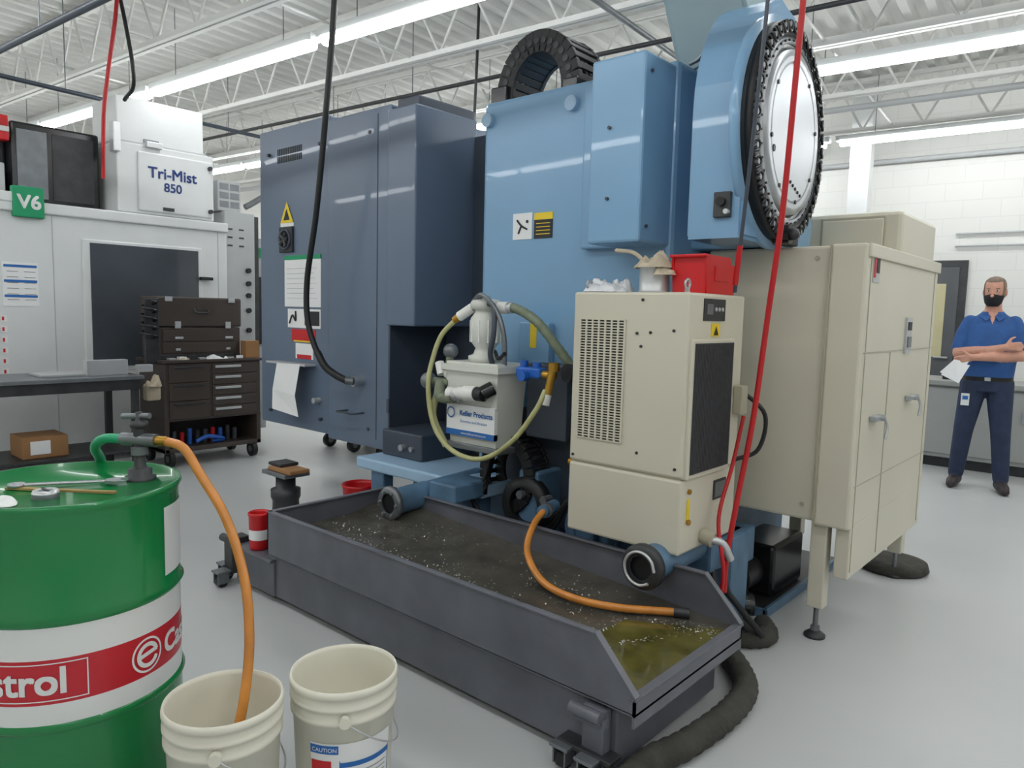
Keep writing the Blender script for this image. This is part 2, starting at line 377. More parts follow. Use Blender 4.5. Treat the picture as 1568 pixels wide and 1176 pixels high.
b.cyl(V((.045,-.24,-.1)),V((.05,-.24,-.1)),.014,black)
b.cyl((-.0,-.04,-.42),(.07,-.04,-.42),.042,blackg); b.box(0,.06,.0,.10,-.46,-.39,black,.008); b.sph((.08,-.04,-.42),.026,greyd)
b.box(-.13,-.06,-.39,-.365,-.38,-.28,greyd,.004); b.cyl((-.095,-.38,-.32),(-.095,-.41,-.32),.018,black); b.cyl((-.07,-.38,-.36),(-.07,-.41,-.36),.010,alu)
b.done()
b=B('control_box_top',mc)
T=Matrix.Translation((-1.60,3.12,2.72))@Matrix.Rotation(math.radians(-14),4,'Y')@Matrix.Rotation(math.radians(5),4,'X')
b.box(-.20,.17,-.02,.3,-.20,.22,greenbox,.012,X=T); b.box(-.18,.15,-.03,-.0,-.18,.20,greenbox,.006,X=T)
b.tube([(-1.66,3.05,2.52),(-1.56,2.95,2.50),(-1.50,2.93,2.55),(-1.44,2.98,2.66)],.008,grey,8)
b.done()
b=B('cable_chain',mc)
cc=V((-2.64,3.28,2.56))
for i in range(17):
    a=math.radians(186-i*12)
    T=Matrix.Translation(cc+V((.23*math.cos(a),0,.26*math.sin(a)+.04)))@Matrix.Rotation(-a+math.pi/2,4,'Y')
    b.box(-.030,.030,-.13,-.10,-.06,.06,black,.006,X=T); b.box(-.030,.030,.10,.13,-.06,.06,black,.006,X=T)
    b.box(-.020,.020,-.1,.1,.04,.055,black,.004,X=T); b.box(-.020,.020,-.1,.1,-.055,-.04,black,.004,X=T)
    b.cyl((0,-.135,0),(0,-.10,0),.018,greyd,seg=10,X=T)
for dy in (-.06,-.02,.03,.07):
    b.tube([cc+V((.23*math.cos(math.radians(t)),dy,.25*math.sin(math.radians(t))+.04)) for t in range(180,-1,-20)],.013,greyd,8,3)
b.box(-2.95,-2.83,3.12,3.44,2.5,2.66,blackg,.01); b.box(-2.44,-2.34,3.12,3.44,2.5,2.62,blackg,.01)
b.box(-2.3,-1.95,3.3,3.6,2.5,2.66,greyd,.01)
b.done()
b=B('machine_base',mc)
b.box(-3.5,-1.62,3.05,4.4,.06,.46,blued,.02)
b.box(-3.62,-2.55,2.70,3.2,.43,.50,bluel,.012)
b.box(-3.5,-3.38,2.72,2.8,.0,.43,blued,.01); b.box(-2.75,-2.62,2.75,2.85,.0,.43,blued,.01)
b.box(-2.35,-2.22,2.75,3.1,.1,.62,blued,.015); b.box(-2.02,-1.86,2.72,3.1,.12,.66,blued,.015)
b.box(-1.9,-1.3,2.76,3.1,.34,.47,blued,.015); b.box(-1.36,-1.28,2.92,3.1,0,.47,blued,.015); b.box(-1.62,-1.3,3.1,3.2,.30,.46,blued,.01)
b.box(-3.57,-3.2,2.86,3.4,.5,.66,slated,.01); b.cyl((-3.36,2.86,.57),(-3.36,2.83,.57),.02,steel); b.cyl((-3.28,2.86,.57),(-3.28,2.84,.57),.015,steel)
for i in range(2):
    b.lathe([(.09,-.03),(.14,-.03),(.14,.03),(.09,.03),(.09,-.03)],(-2.28+.40*i,2.74,.45-.04*i),blued if i else black,32,(0,1,0))
for x in (-2.3,-2.15,-1.95,-1.7):
    b.cyl((x,2.76,.50),(x,2.70,.50),.022,grey,seg=6)
b.box(-2.6,-1.7,2.93,3.06,.3,.9,slated,.01)
b.cyl((-2.82,2.33,.43),(-2.82,2.55,.44),.066,blued); b.cyl((-2.82,2.5,.45),(-2.82,2.95,.47),.05,blued); b.lathe([(.05,0),(.078,0),(.084,.01),(.084,.03),(.05,.03)],(-2.82,2.30,.43),grey,32,(0,1,0)); b.disc((-2.82,2.31,.43),.05,(0,-1,0),black)
for i in range(6):
    a=i*math.pi/3; b.cyl((-2.82+.064*math.cos(a),2.305,.43+.064*math.sin(a)),(-2.82+.064*math.cos(a),2.29,.43+.064*math.sin(a)),.008,steel,seg=6)
b.cyl((-1.39,2.38,.45),(-1.39,2.95,.45),.068,blued); b.lathe([(.045,0),(.082,0),(.088,.01),(.088,.035),(.045,.035)],(-1.39,2.35,.45),greyd,32,(0,1,0)); b.disc((-1.39,2.365,.45),.05,(0,-1,0),black)
b.tube([(-1.39+.064*math.cos(t),2.34,.45+.064*math.sin(t)) for t in [k*.6 for k in range(10)]],.006,alu,6,3)
b.box(-2.74,-2.55,2.50,2.75,.44,.53,blued,.01)
b.done()
b=B('lower_cable_chain',mc)
cc=V((-2.42,2.80,.58))
for i in range(22):
    a=math.radians(200-i*13.5)
    T=Matrix.Translation(cc+V((.15*math.cos(a),0,.17*math.sin(a))))@Matrix.Rotation(-a+math.pi/2,4,'Y')
    b.box(-.020,.020,-.07,-.05,-.032,.032,black,.004,X=T); b.box(-.020,.020,.05,.07,-.032,.032,black,.004,X=T); b.box(-.012,.012,-.05,.05,.02,.03,blackg,.002,X=T)
for k in range(3):
    b.tube([(-2.6,2.8+.03*k,.72),(-2.55,2.72,.55-.03*k),(-2.62,2.7,.42),(-2.5,2.72,.32),(-2.2,2.75,.36-.04*k),(-2.05,2.8,.52)],.012,black,8)
b.done()
# ---------------------------------------------------------------- beige side cabinet
b=B('side_control_cabinet',mc)
b.box(-1.60,-1.03,3.20,4.46,.53,1.71,beige,.012)
b.box(-1.045,-.90,3.185,4.46,.52,1.715,beige,.012)
b.box(-1.9,-.93,3.80,4.48,1.70,1.92,beige,.02)
b.box(-1.3,-1.0,3.79,3.81,1.70,1.90,beiged,.004); b.box(-1.29,-1.01,3.785,3.80,1.72,1.885,beige,.004)
b.box(-1.045,-1.038,3.175,3.2,.52,1.71,beiged,0)
b.box(-.96,-.90,3.22,4.44,.30,.53,beige,.006)
b.fx(3.22,4.44,1.264,1.27,-.90,beiged,.003); b.fx(3.62,3.626,.33,1.262,-.90,beiged,.003); b.fx(3.24,3.244,.33,1.68,-.90,beiged,.003); b.fx(4.38,4.384,.33,1.68,-.90,beiged,.003); b.fx(3.22,4.44,.70,.704,-.90,beiged,.002)
b.fx(3.2,4.46,1.66,1.715,-.90,beige,.012,.004)
b.fx(3.27,3.36,1.56,1.68,-.90,whiteg); b.fx(3.275,3.30,1.58,1.66,-.90,inkr,.006); b.fx(3.31,3.35,1.60,1.66,-.90,inkk,.006)
b.fx(3.85,3.95,1.25,1.42,-.90,whiteg,.01); b.fx(3.87,3.93,1.36,1.40,-.90,inkk,.014); b.fx(3.87,3.93,1.28,1.33,-.90,grey,.016)
for yy,zz in ((3.42,.98),(4.0,1.03)):
    b.box(-.90,-.87,yy-.05,yy+.05,zz-.012,zz+.012,steel,.004); b.cyl((-.89,yy+.04,zz),(-.86,yy+.04,zz),.015,steel); b.tube([(-.86,yy+.04,zz),(-.85,yy+.05,zz-.04),(-.85,yy+.03,zz-.09)],.006,steel,8)
for p_ in ((-1.5,3.2,1.66),(-1.1,3.2,1.66),(-1.5,3.2,.6),(-1.1,3.2,.6)): b.cyl(p_,(p_[0],3.19,p_[2]),.009,beiged,seg=10)
for (x,y) in ((-1.03,3.26),(-.98,4.36),(-1.5,4.3)):
    b.box(x-.035,x+.035,y-.035,y+.035,.14,.54,beige,.006)
    b.cyl((x,y,.03),(x,y,.15),.011,grey,seg=10); b.cyl((x,y,.03),(x,y,.05),.02,grey,seg=6); b.lathe([(0,.03),(.02,.03),(.045,.012),(.045,0),(0,0)],(x,y,.0),greyd,20)
b.done()
# ---------------------------------------------------------------- chiller
ch=B('oil_chiller_unit')
x0,x1,y0,y1=-1.83,-1.30,2.47,2.95
ch.box(x0,x1,y0,y1,.785,1.49,beige,.01); ch.box(x0+.0,x1,y0,y1,.485,.778,beige,.01); ch.box(x0+.01,x1-.01,y0+.01,y1-.01,.76,.8,beiged,0)
gx0,gx1,gz0,gz1=-1.79,-1.575,.89,1.38
ch.fy(gx0,gx1,gz0,gz1,y0,black,.001)
nr=44
for i in range(nr+1):
    z=gz0+(gz1-gz0)*i/nr; ch.box(gx0-.002,gx1+.002,y0-.006,y0,z-.0022,z+.0022,beige,0)
for i in range(8):
    x=gx0+(gx1-gx0)*i/7; ch.box(x-.004,x+.004,y0-.0065,y0,gz0,gz1,beige,0)
for (x,z) in ((-1.52,1.33),(-1.50,1.28),(-1.46,1.335),(-1.36,1.345),(-1.50,.86),(-1.50,1.46),(-1.33,.82),(-1.81,.81)): ch.cyl((x,y0,z),(x,y0-.004,z),.006,greyd,seg=10)
ch.box(-1.312,-1.285,2.485,2.84,.78,1.315,beige,.006); ch.box(-1.29,-1.28,2.50,2.825,.80,1.30,mesh_dark,.002)
for i in range(26): ch.box(-1.281,-1.279,2.505+.0122*i,2.507+.0122*i,.805,1.295,blackg,0)
ch.fx(2.58,2.76,1.385,1.47,x1,greyd,.004); ch.fx(2.60,2.65,1.41,1.45,x1,grey,.006)
for i in range(3): ch.cyl((x1,2.675+.028*i,1.43),(x1+.008,2.675+.028*i,1.43),.008,alu,seg=8)
ch.fx(2.65,2.72,1.325,1.375,x1,yel,.004); ch.add([(x1+.006,2.665,1.33),(x1+.006,2.705,1.33),(x1+.006,2.685,1.365)],[[0,1,2]],inkk)
ch.fx(2.74,2.85,.66,.74,x1,greyd,.004); ch.fx(2.75,2.84,.67,.73,x1,grey,.006)
ch.cyl((x1,2.53,.73),(x1+.01,2.53,.73),.010,brass,seg=10); ch.cyl((x1,2.53,.61),(x1+.012,2.53,.61),.011,brass,seg=10); ch.fx(2.52,2.54,.62,.7,x1,yel,.004)
ch.cyl((x1,2.66,.53),(x1+.05,2.66,.52),.03,beiged); ch.tube([(-1.27,2.66,.52),(-1.22,2.68,.51),(-1.2,2.72,.44)],.016,alu,8)
for (x,y) in ((-1.34,2.52),(-1.34,2.90),(-1.79,2.52)):
    ch.lathe([(.010,0),(.010,.015)],(x,y,1.49),steel,10); ch.tube([(x,y+.018*math.cos(t*.7),1.522+.018*math.sin(t*.7)) for t in range(10)],.005,steel,6,2)
for (x,y) in ((-1.76,2.88),(-1.36,2.88)): ch.box(x-.03,x+.03,y-.03,y+.03,.44,.5,blued,.004)
ch.tube([(-1.29,2.93,1.1),(-1.2,2.98,1.0),(-1.22,2.98,.85),(-1.3,2.93,.8)],.009,black,8)
ch.box(-1.30,-1.26,2.88,2.94,1.0,1.12,beiged,.005)
ch.done()
b=B('red_parts_bin'); T=Matrix.Translation((-1.405,2.78,1.492))
b.prism([(-.12,0),(.12,0),(.14,.12),(.09,.12),(.07,.15),(-.14,.15)],'x',-.075,-.067,red,X=T); b.prism([(-.12,0),(.12,0),(.14,.12),(.09,.12),(.07,.15),(-.14,.15)],'x',.067,.075,red,X=T)
b.box(-.07,.07,-.13,-.12,0,.15,red,.003,X=T); b.box(-.07,.07,.115,.128,0,.12,red,.003,X=T); b.box(-.07,.07,-.12,.12,0,.008,red,.002,X=T); b.box(-.08,.08,-.15,-.12,.14,.152,red,.004,X=T); b.box(-.062,.062,-.11,.11,.0,.06,greyd,.01,X=T)
b.box(.073,.080,-.06,.06,.05,.11,red,.004,X=T)
b.done()
b=B('metal_can_with_rag'); c=(-1.565,2.66,1.492)
b.lathe([(0,0),(.062,0),(.066,.006),(.062,.012),(.062,.10),(.067,.105),(.062,.112)],c,alu,32)
b.heap(c[0],c[1],c[2]+.10,.09,.085,.065,cloth,3,.3); b.heap(c[0]+.06,c[1]-.03,c[2]+.07,.05,.05,.07,cloth,7)
b.tube([(c[0]-.05,c[1],c[2]+.13),(c[0]-.12,c[1]+.02,c[2]+.17),(c[0]-.22,c[1]+.04,c[2]+.185)],.009,cloth,8)
b.done()
b=B('crumpled_plastic_bag')
b.heap(-1.745,2.58,1.492,.10,.085,.055,plasticbag,1,.2,fr=25); b.heap(-1.71,2.63,1.492,.06,.06,.06,plasticbag,5,.9,fr=30)
b.add([(-1.9,2.62,1.497),(-1.72,2.55,1.495),(-1.68,2.7,1.495),(-1.88,2.75,1.50)],[[0,1,2,3]],plasticbag)
b.done()
# ---------------------------------------------------------------- chip tray / coolant tank
b=B('coolant_chip_tank')
TX0,TXb,TX1,TY0,TY1=-3.05,-1.19,-1.045,1.77,2.50
b.box(-3.04,-1.12,1.80,2.46,.03,.26,tankm,.006)
b.box(-3.38,-3.03,1.79,2.3,.03,.2,tankm,.006); b.box(-3.40,-3.03,1.77,2.32,.195,.21,tankm,.003)
prof=[(TX0,.24),(TX1,.24),(TX1,.29),(TXb,.445),(TX0,.445)]
b.prism(prof,'y',TY0,TY0+.008,tankm); b.prism(prof,'y',TY1-.008,TY1,tankm)
b.box(TX0,TX0+.008,TY0,TY1,.24,.445,tankm,0); b.box(TX1-.008,TX1,TY0,TY1,.20,.29,tankm,0)
b.box(TX0,TX1,TY0,TY1,.235,.243,tankm,0)
b.box(TX0,TXb,TY0-.004,TY0+.022,.44,.448,tankm,.002); b.box(TX0,TXb,TY1-.022,TY1+.004,.44,.448,tankm,.002); b.box(TX0-.003,TX0+.022,TY0,TY1,.44,.448,tankm,.002)
for yy in (TY0-.004,TY1-.022):
    w_=.026
    b.add([(TXb,yy,.449),(TX1+.003,yy,.295),(TX1+.003,yy+w_,.295),(TXb,yy+w_,.449),(TXb,yy,.441),(TX1+.003,yy,.285),(TX1+.003,yy+w_,.285),(TXb,yy+w_,.441)],[[0,1,2,3],[7,6,5,4],[0,4,5,1],[3,2,6,7]],tankm)
b.box(TX1-.024,TX1+.005,TY0-.004,TY1+.004,.284,.292,tankm,.002)
def fz(x,y):
    t=(x-TX0)/(TX1-TX0); s_=(y-TY0)/(TY1-TY0)
    return .345-.09*t+ .05*max(0,s_-.62)/.38*(1-.6*t)
nx,ny=24,8; vs=[];fs=[]
for j in range(ny+1):
    for i in range(nx+1):
        x=TX0+.008+(TX1-TX0-.018)*i/nx; y=TY0+.008+(TY1-TY0-.016)*j/ny; vs.append((x,y,fz(x,y)))
for j in range(ny):
    for i in range(nx): o=j*(nx+1)+i; fs.append([o,o+1,o+nx+2,o+nx+1])
b.add(vs,fs,tankin)
b.add([(-1.44,TY0+.01,.274),(-1.38,TY1-.10,.274),(TX1-.01,TY1-.05,.274),(TX1-.01,TY0+.01,.274)],[[0,3,2,1]],coolant)
def chip(x,y,z):
    T=Matrix.Translation((x,y,z))@Matrix.Rotation(random.random()*6,4,'Z')@Matrix.Rotation(random.uniform(-.6,.6),4,'X')
    w=random.uniform(.0012,.003); l=random.uniform(.002,.006)
    b.add([(-w,-l,0),(w,-l,0),(w,l,.002),(-w,l,0)],[[0,1,2,3]],chipm,X=T)
cl=[(random.uniform(TX0+.15,-1.5),random.uniform(1.95,2.35)) for _ in range(9)]
for i in range(900):
    if random.random()<.7:
        q=random.choice(cl); x=random.gauss(q[0],.12); y=random.gauss(q[1],.05)
    else: x=random.uniform(TX0+.05,-1.3); y=random.uniform(TY0+.1,TY1-.04)
    x=min(max(x,TX0+.03),-1.2); y=min(max(y,TY0+.03),TY1-.02); chip(x,y,fz(x,y)+.002)
for i in range(220):
    t=random.random(); chip(-1.44+.05*random.random()+ .3*t*(random.random()<.25), TY0+.05+ (TY1-TY0-.12)*t,.276)
for i in range(160): chip(random.uniform(-1.4,TX1-.03),random.gauss(TY1-.13,.03),.277)
def caster(b,x,y,r=.04):
    b.cyl((x-.015,y,r),(x+.015,y,r),r,black); b.cyl((x-.022,y,r),(x+.022,y,r),.012,grey); b.box(x-.025,x-.019,y-.03,y+.03,r-.01,r*2+.02,grey,.002); b.box(x+.019,x+.025,y-.03,y+.03,r-.01,r*2+.02,grey,.002); b.box(x-.035,x+.035,y-.035,y+.035,r*2+.015,r*2+.025,grey,.002)
b.box(-3.45,-3.37,1.76,1.86,.06,.24,greyd,.006); b.cyl((-3.5,1.78,.22),(-3.36,1.78,.22),.02,greyd); caster(b,-3.47,1.78,.035); caster(b,-3.40,1.72,.03)
b.box(-1.22,-1.14,1.755,1.80,.05,.22,tankm,.006); b.cyl((-1.25,1.74,.205),(-1.14,1.74,.205),.020,tankm); b.box(-1.25,-1.13,1.74,1.77,.17,.2,tankm,.004); caster(b,-1.27,1.74,.028); caster(b,-1.17,1.73,.028)
b.box(-1.30,-1.10,1.735,1.80,.07,.085,greyd,.003)
b.done()
b=B('amber_drain_hose')
b.tube([(-2.06,2.66,.5),(-2.03,2.56,.50),(-2.0,2.45,.46),(-1.93,2.33,.39),(-1.78,2.24,.33),(-1.62,2.22,.31),(-1.45,2.28,.30),(-1.25,2.41,.30)],.015,orange,12)
b.cyl((-1.27,2.40,.30),(-1.22,2.43,.298),.019,greyd); b.cyl((-2.06,2.68,.5),(-2.03,2.55,.50),.028,blued); b.cyl((-2.04,2.60,.5),(-2.03,2.57,.50),.034,grey)
b.done()
b=B('absorbent_sock')
b.tube([(-1.25,2.80,.04),(-1.1,2.64,.04),(-1.02,2.5,.04),(-1.0,2.3,.04),(-1.02,2.05,.04),(-1.06,1.85,.04),(-1.02,1.6,.04)],.042,sock,12,8,rib=.12); b.done()
b=B('absorbent_sock'); b.tube([(-1.45,2.95,.04),(-1.25,2.92,.04),(-1.15,3.02,.04),(-1.22,3.14,.04)],.04,sock,12,8,rib=.12); b.done()
b=B('absorbent_pad'); b.lathe([(0,.0),(.17,0),(.185,.015),(.175,.05),(.12,.06),(.0,.055)],(-1.02,4.50,0),sock,32); b.done()
b=B('drip_tray'); b.box(-2.0,-1.28,3.30,4.4,0,.02,greyd,.004); b.box(-1.28,-1.26,3.28,4.42,0,.045,blued,.004); b.box(-2.0,-1.26,3.28,3.30,0,.045,blued,.004)
b.box(-1.55,-1.32,3.5,3.9,.02,.28,blackg,.02); b.cyl((-1.45,3.34,.14),(-1.45,3.5,.14),.08,greyd)
b.done()
b=B('under_machine_hoses')
for k in range(6):
    b.tube([(-1.55+.05*k,2.88,.46),(-1.50+.05*k,2.80,.3),(-1.42+.04*k,2.84,.12+.02*k),(-1.36+.04*k,3.0,.04),(-1.5,3.2,.06+.02*k),(-1.65,3.3,.2)],.014,black if k%2 else greyd,8)
b.cyl((-1.5,3.0,.1),(-1.3,3.15,.1),.07,blackg); b.cyl((-1.30,3.15,.1),(-1.28,3.165,.1),.05,greyd)
b.done()
# ---------------------------------------------------------------- coolant skimmer pump assembly
b=B('coolant_filter_pump')
sx0,sx1,sy0,sy1=-2.73,-2.37,2.6,2.82
def ring(z,g): return [(sx0-g,sy0-g,z),(sx1+g,sy0-g,z),(sx1+g,sy1+g,z),(sx0-g,sy1+g,z)]
vs=ring(.73,-.02)+ring(1.10,0)+ring(1.10,.018)+ring(1.13,.018)+ring(1.13,-.005)+ring(.78,-.03)
fs=[[3,2,1,0]]
for j in range(5):
    for i in range(4): k=(i+1)%4; fs.append([4*j+i,4*j+k,4*j+k+4,4*j+i+4])
fs.append([20,21,22,23]); b.add(vs,fs,tote)
b.box(sx0,sx1,sy0,sy1,1.125,1.145,tote,.006)
b.box(sx0+.015,sx1-.01,sy0-.004,sy0+.02,.77,.93,paper,.001); b.box(sx0+.015,sx1-.01,sy0-.006,sy0+.02,.77,.80,inkb,.001)
b.text('Keller Products',.036,(-2.505,sy0-.008,.875),XD,ZD,inkb,fat=.0015); b.text('www.kellerproducts.com',.017,(-2.52,sy0-.008,.78),XD,ZD,paper)
b.text('Skimmers and filtration',.02,(-2.52,sy0-.008,.84),XD,ZD,inkb)
b.lathe([(.028,0),(.022,0)],(-2.68,sy0-.009,.885),inkb,24,(0,1,0)); b.text('5104',.025,(-2.68,sy0-.007,.945),XD,ZD,inkk,fat=.001); b.box(-2.72,-2.64,sy0-.005,sy0+.02,.937,.968,paper,.001)
c=(-2.55,2.70,1.145)
b.lathe([(0,0),(.085,0),(.085,.03),(.06,.04),(.05,.07),(.072,.10),(.08,.16),(.076,.22),(.055,.25),(.055,.262),(.078,.268),(.078,.30),(.065,.315),(0,.32)],c,tote,32)
for k in range(10):
    a=k*math.pi/5; b.cyl((c[0]+.076*math.cos(a),c[1]+.076*math.sin(a),c[2]+.1),(c[0]+.076*math.cos(a),c[1]+.076*math.sin(a),c[2]+.21),.006,pvc,seg=6)
b.cyl((c[0],c[1],c[2]+.31),(c[0],c[1],c[2]+.335),.02,alu)
b.tube([(-2.50,2.66,1.44),(-2.44,2.64,1.42),(-2.42,2.62,1.30),(-2.44,2.62,1.2),(-2.46,2.66,1.14)],.014,slated,8)
b.tube([(-2.60,2.66,1.45),(-2.50,2.62,1.48),(-2.42,2.64,1.40),(-2.37,2.64,1.28),(-2.38,2.66,1.14)],.012,grey,8)
b.tube([(-2.50,2.72,1.2),(-2.42,2.66,1.17),(-2.36,2.64,1.2)],.01,black,8)
b.cyl((-2.62,2.68,1.42),(-2.70,2.66,1.37),.026,pvc); b.cyl((-2.70,2.66,1.37),(-2.73,2.655,1.35),.02,brass)
b.tube([(-2.72,2.655,1.355),(-2.80,2.63,1.27),(-2.83,2.6,1.15),(-2.82,2.56,1.02),(-2.78,2.55,.85),(-2.70,2.55,.74),(-2.56,2.55,.68),(-2.40,2.56,.69),(-2.24,2.58,.80),(-2.14,2.62,.95),(-2.12,2.66,1.04)],.013,yhose,10,8)
b.tube([(-2.46,2.70,1.42),(-2.36,2.70,1.42),(-2.22,2.70,1.36),(-2.12,2.74,1.24),(-2.05,2.80,1.12)],.022,grhose,12,10,rib=.1)
b.cyl((-2.46,2.70,1.42),(-2.40,2.70,1.42),.03,pvc); b.cyl((-2.40,2.70,1.42),(-2.37,2.70,1.42),.026,alu)
b.sph((-2.86,2.60,1.03),.045,grey,18); b.sph((-2.76,2.66,1.19),.04,grey,18); b.cyl((-2.86,2.6,1.03),(-2.72,2.62,1.03),.022,grhose); b.cyl((-2.76,2.66,1.19),(-2.76,2.64,1.05),.02,grhose)
b.cyl((-2.80,2.64,1.10),(-2.72,2.62,1.07),.028,pvc); b.cyl((-2.79,2.61,1.13),(-2.76,2.60,1.07),.024,pvc)
b.tube([(-2.77,2.6,1.03),(-2.74,2.57,.96),(-2.62,2.55,.965)],.028,grhose,10); b.tube([(-2.79,2.6,.98),(-2.8,2.58,.85),(-2.72,2.6,.7)],.018,yhose,10)
b.cyl((-2.66,2.56,.985),(-2.48,2.55,1.0),.032,pvc); b.cyl((-2.54,2.55,.995),(-2.46,2.55,1.0),.038,pvc); b.cyl((-2.46,2.55,1.0),(-2.41,2.55,1.0),.034,black); b.cyl((-2.43,2.55,1.0),(-2.40,2.60,1.03),.036,blackg)
b.cyl((-2.62,2.56,.985),(-2.58,2.56,.99),.036,alu)
b.box(-2.31,-2.16,2.66,2.72,1.09,1.14,bluefit,.01); b.cyl((-2.28,2.69,1.14),(-2.28,2.69,1.17),.02,bluefit); b.cyl((-2.2,2.69,1.14),(-2.2,2.69,1.165),.02,bluefit); b.cyl((-2.24,2.66,1.1),(-2.24,2.62,1.1),.025,bluefit)
b.cyl((-2.16,2.69,1.11),(-2.09,2.69,1.11),.02,brass); b.cyl((-2.10,2.69,1.15),(-2.12,2.67,1.0),.02,brass); b.cyl((-2.12,2.67,1.02),(-2.125,2.66,.97),.024,pvc); b.cyl((-2.1,2.69,1.13),(-2.1,2.69,1.17),.03,brass,seg=6)
b.cyl((-2.07,2.75,1.12),(-2.03,2.88,1.12),.045,greyd)
b.box(-2.74,-2.36,2.6,2.94,.70,.73,grey,.004); b.box(-2.35,-2.1,2.80,2.94,.78,1.15,slated,.006)
b.box(-2.5,-2.3,2.9,2.945,.95,1.35,blue,.006); b.fy(-2.42,-2.38,1.22,1.36,2.9,yel)
b.cyl((-2.1,2.85,.68),(-1.95,2.85,.68),.025,brass); b.tube([(-2.04,2.84,.68),(-2.02,2.82,.8),(-2.0,2.86,.95)],.014,alu,8)
b.done()
# ---------------------------------------------------------------- hanging cords
b=B('red_air_hose')
b.tube([(-.98,2.69,4.07),(-1.02,2.69,2.9),(-1.05,2.71,2.3),(-1.09,2.76,1.8),(-1.14,2.80,1.4),(-1.17,2.79,1.0),(-1.20,2.76,.7),(-1.22,2.73,.45),(-1.22,2.72,.3)],.011,redc,10)
b.tube([(-1.24,2.86,1.0),(-1.25,2.8,.8),(-1.25,2.70,.6),(-1.2,2.66,.4),(-1.24,2.7,.2)],.008,redc,10); b.done()
b=B('black_drop_cord'); b.tube([(-1.10,2.63,4.07),(-1.14,2.65,2.7),(-1.20,2.70,2.0),(-1.27,2.78,1.50)],.008,slated,8); b.cyl((-1.245,2.75,1.68),(-1.268,2.775,1.53),.011,redc); b.done()
b=B('black_drop_cord'); b.tube([(-4.3,4.4,4.07),(-4.32,4.4,3.3),(-4.36,4.4,2.5)],.012,black,8); b.done()
b=B('red_air_hose'); b.tube([(-6.3,2.42,4.07),(-6.35,2.42,3.7),(-6.45,2.38,3.2),(-6.5,2.36,2.9),(-6.55,2.36,2.4)],.016,redc,8); b.done()
b=B('black_drop_cord'); b.tube([(-6.5,2.45,4.07),(-6.42,2.5,3.7),(-6.4,2.56,3.2),(-6.7,2.6,3.1)],.016,black,8); b.done()
# ---------------------------------------------------------------- oil drum
b=B('oil_drum'); c=V((-2.32,.72,0)); r=.288
def shell(z0,z1,mt,rr=r): b.lathe([(rr,z0),(rr,z1)],c,mt,72)
b.lathe([(0,.0),(r,.0),(r+.006,.008),(r,.02),(r,.28)],c,green,72)
b.lathe([(r,.28),(r+.009,.292),(r,.304)],c,green,72); shell(.304,.36,dwhite); shell(.36,.48,dred); shell(.48,.555,dwhite); b.lathe([(r,.555),(r,.565)],c,dwhite,72)
b.lathe([(r,.565),(r+.010,.578),(r,.592),(r,.85),(r+.004,.862),(r+.009,.872),(r+.006,.882),(r-.004,.882),(r-.006,.862),(0,.862)],c,green,72)
rr=r+.0015; az=math.radians
b.text('Castrol',.100,None,XD,ZD,dwhite,'CENTER',((c.x,c.y,.387),rr,az(-51)),fat=.005)
b.text('Castrol',.085,None,XD,ZD,dwhite,'LEFT',((c.x,c.y,.39),rr,az(32)),fat=.005)
def arcband(a0,a1,z0,z1,mt,rr=rr,n=16):
    vs=[];
    for i in range(n+1):
        a=a0+(a1-a0)*i/n; vs+=[(c.x+rr*math.cos(a),c.y+rr*math.sin(a),z0),(c.x+rr*math.cos(a),c.y+rr*math.sin(a),z1)]
    b.add(vs,[[2*i,2*i+2,2*i+3,2*i+1] for i in range(n)],mt,True)
arcband(az(-100),az(-11.4),.468,.471,dwhite); arcband(az(-100),az(-11.4),.369,.372,dwhite); arcband(az(-12),az(-11.4),.369,.471,dwhite,n=2)
vs=[];n=32
for i in range(n):
    for q in (.050,.044):
        t=2*math.pi*i/n; a=az(20)+q*math.cos(t)/rr; vs.append((c.x+rr*math.cos(a),c.y+rr*math.sin(a),.42+q*math.sin(t)))
b.add(vs,[[2*i,2*i+1,(2*i+3)%(2*n),(2*i+2)%(2*n)] for i in range(n)],dwhite)
def onb(a,q,z): return V((c.x+(rr+.001)*math.cos(az(20)+q/rr),c.y+(rr+.001)*math.sin(az(20)+q/rr),z))
def strip(pts,w):
    vs=[];n=len(pts)
    for i,(q,z) in enumerate(pts):
        q2,z2=pts[min(i+1,n-1)]; q1,z1=pts[max(i-1,0)]; l=math.hypot(q2-q1,z2-z1); nx_,nz_=-(z2-z1)/l,(q2-q1)/l
        vs+=[onb(0,q+nx_*w,z+nz_*w),onb(0,q-nx_*w,z-nz_*w)]
    b.add(vs,[[2*i,2*i+1,2*i+3,2*i+2] for i in range(n-1)],dwhite)
strip([(.030*math.cos(t),.42+.030*math.sin(t)) for t in [math.radians(q) for q in range(10,341,15)]],.006); strip([(-.030,.418),(.0,.424),(.032,.428)],.006)
arcband(az(35),az(70),.62,.82,dwhite)
b.lathe([(0,.882),(.03,.882),(.034,.872),(.034,.862)],(c.x+.07,c.y-.08,0),grey,24); b.lathe([(.034,.875),(.03,.883),(.02,.883),(.018,.878)],(c.x+.07,c.y-.08,.001),alu,24)
b.box(c.x+.045,c.x+.095,c.y-.083,c.y-.077,.88,.886,greyd,.001)
p=(c.x+.02,c.y+.19)
b.lathe([(.045,.862),(.045,.872),(.034,.874),(.034,.895),(.022,.90),(.017,.905),(.017,1.03)],(*p,0),greyd,24)
b.cyl((*p,.94),(*p,.965),.026,grey,seg=8); b.cyl((p[0]-.05,p[1]-.03,.985),(p[0]+.05,p[1]+.03,.985),.02,grey); b.lathe([(.017,1.02),(.026,1.025),(.026,1.04),(.010,1.045),(.010,1.07),(0,1.07)],(*p,0),greyd,20)
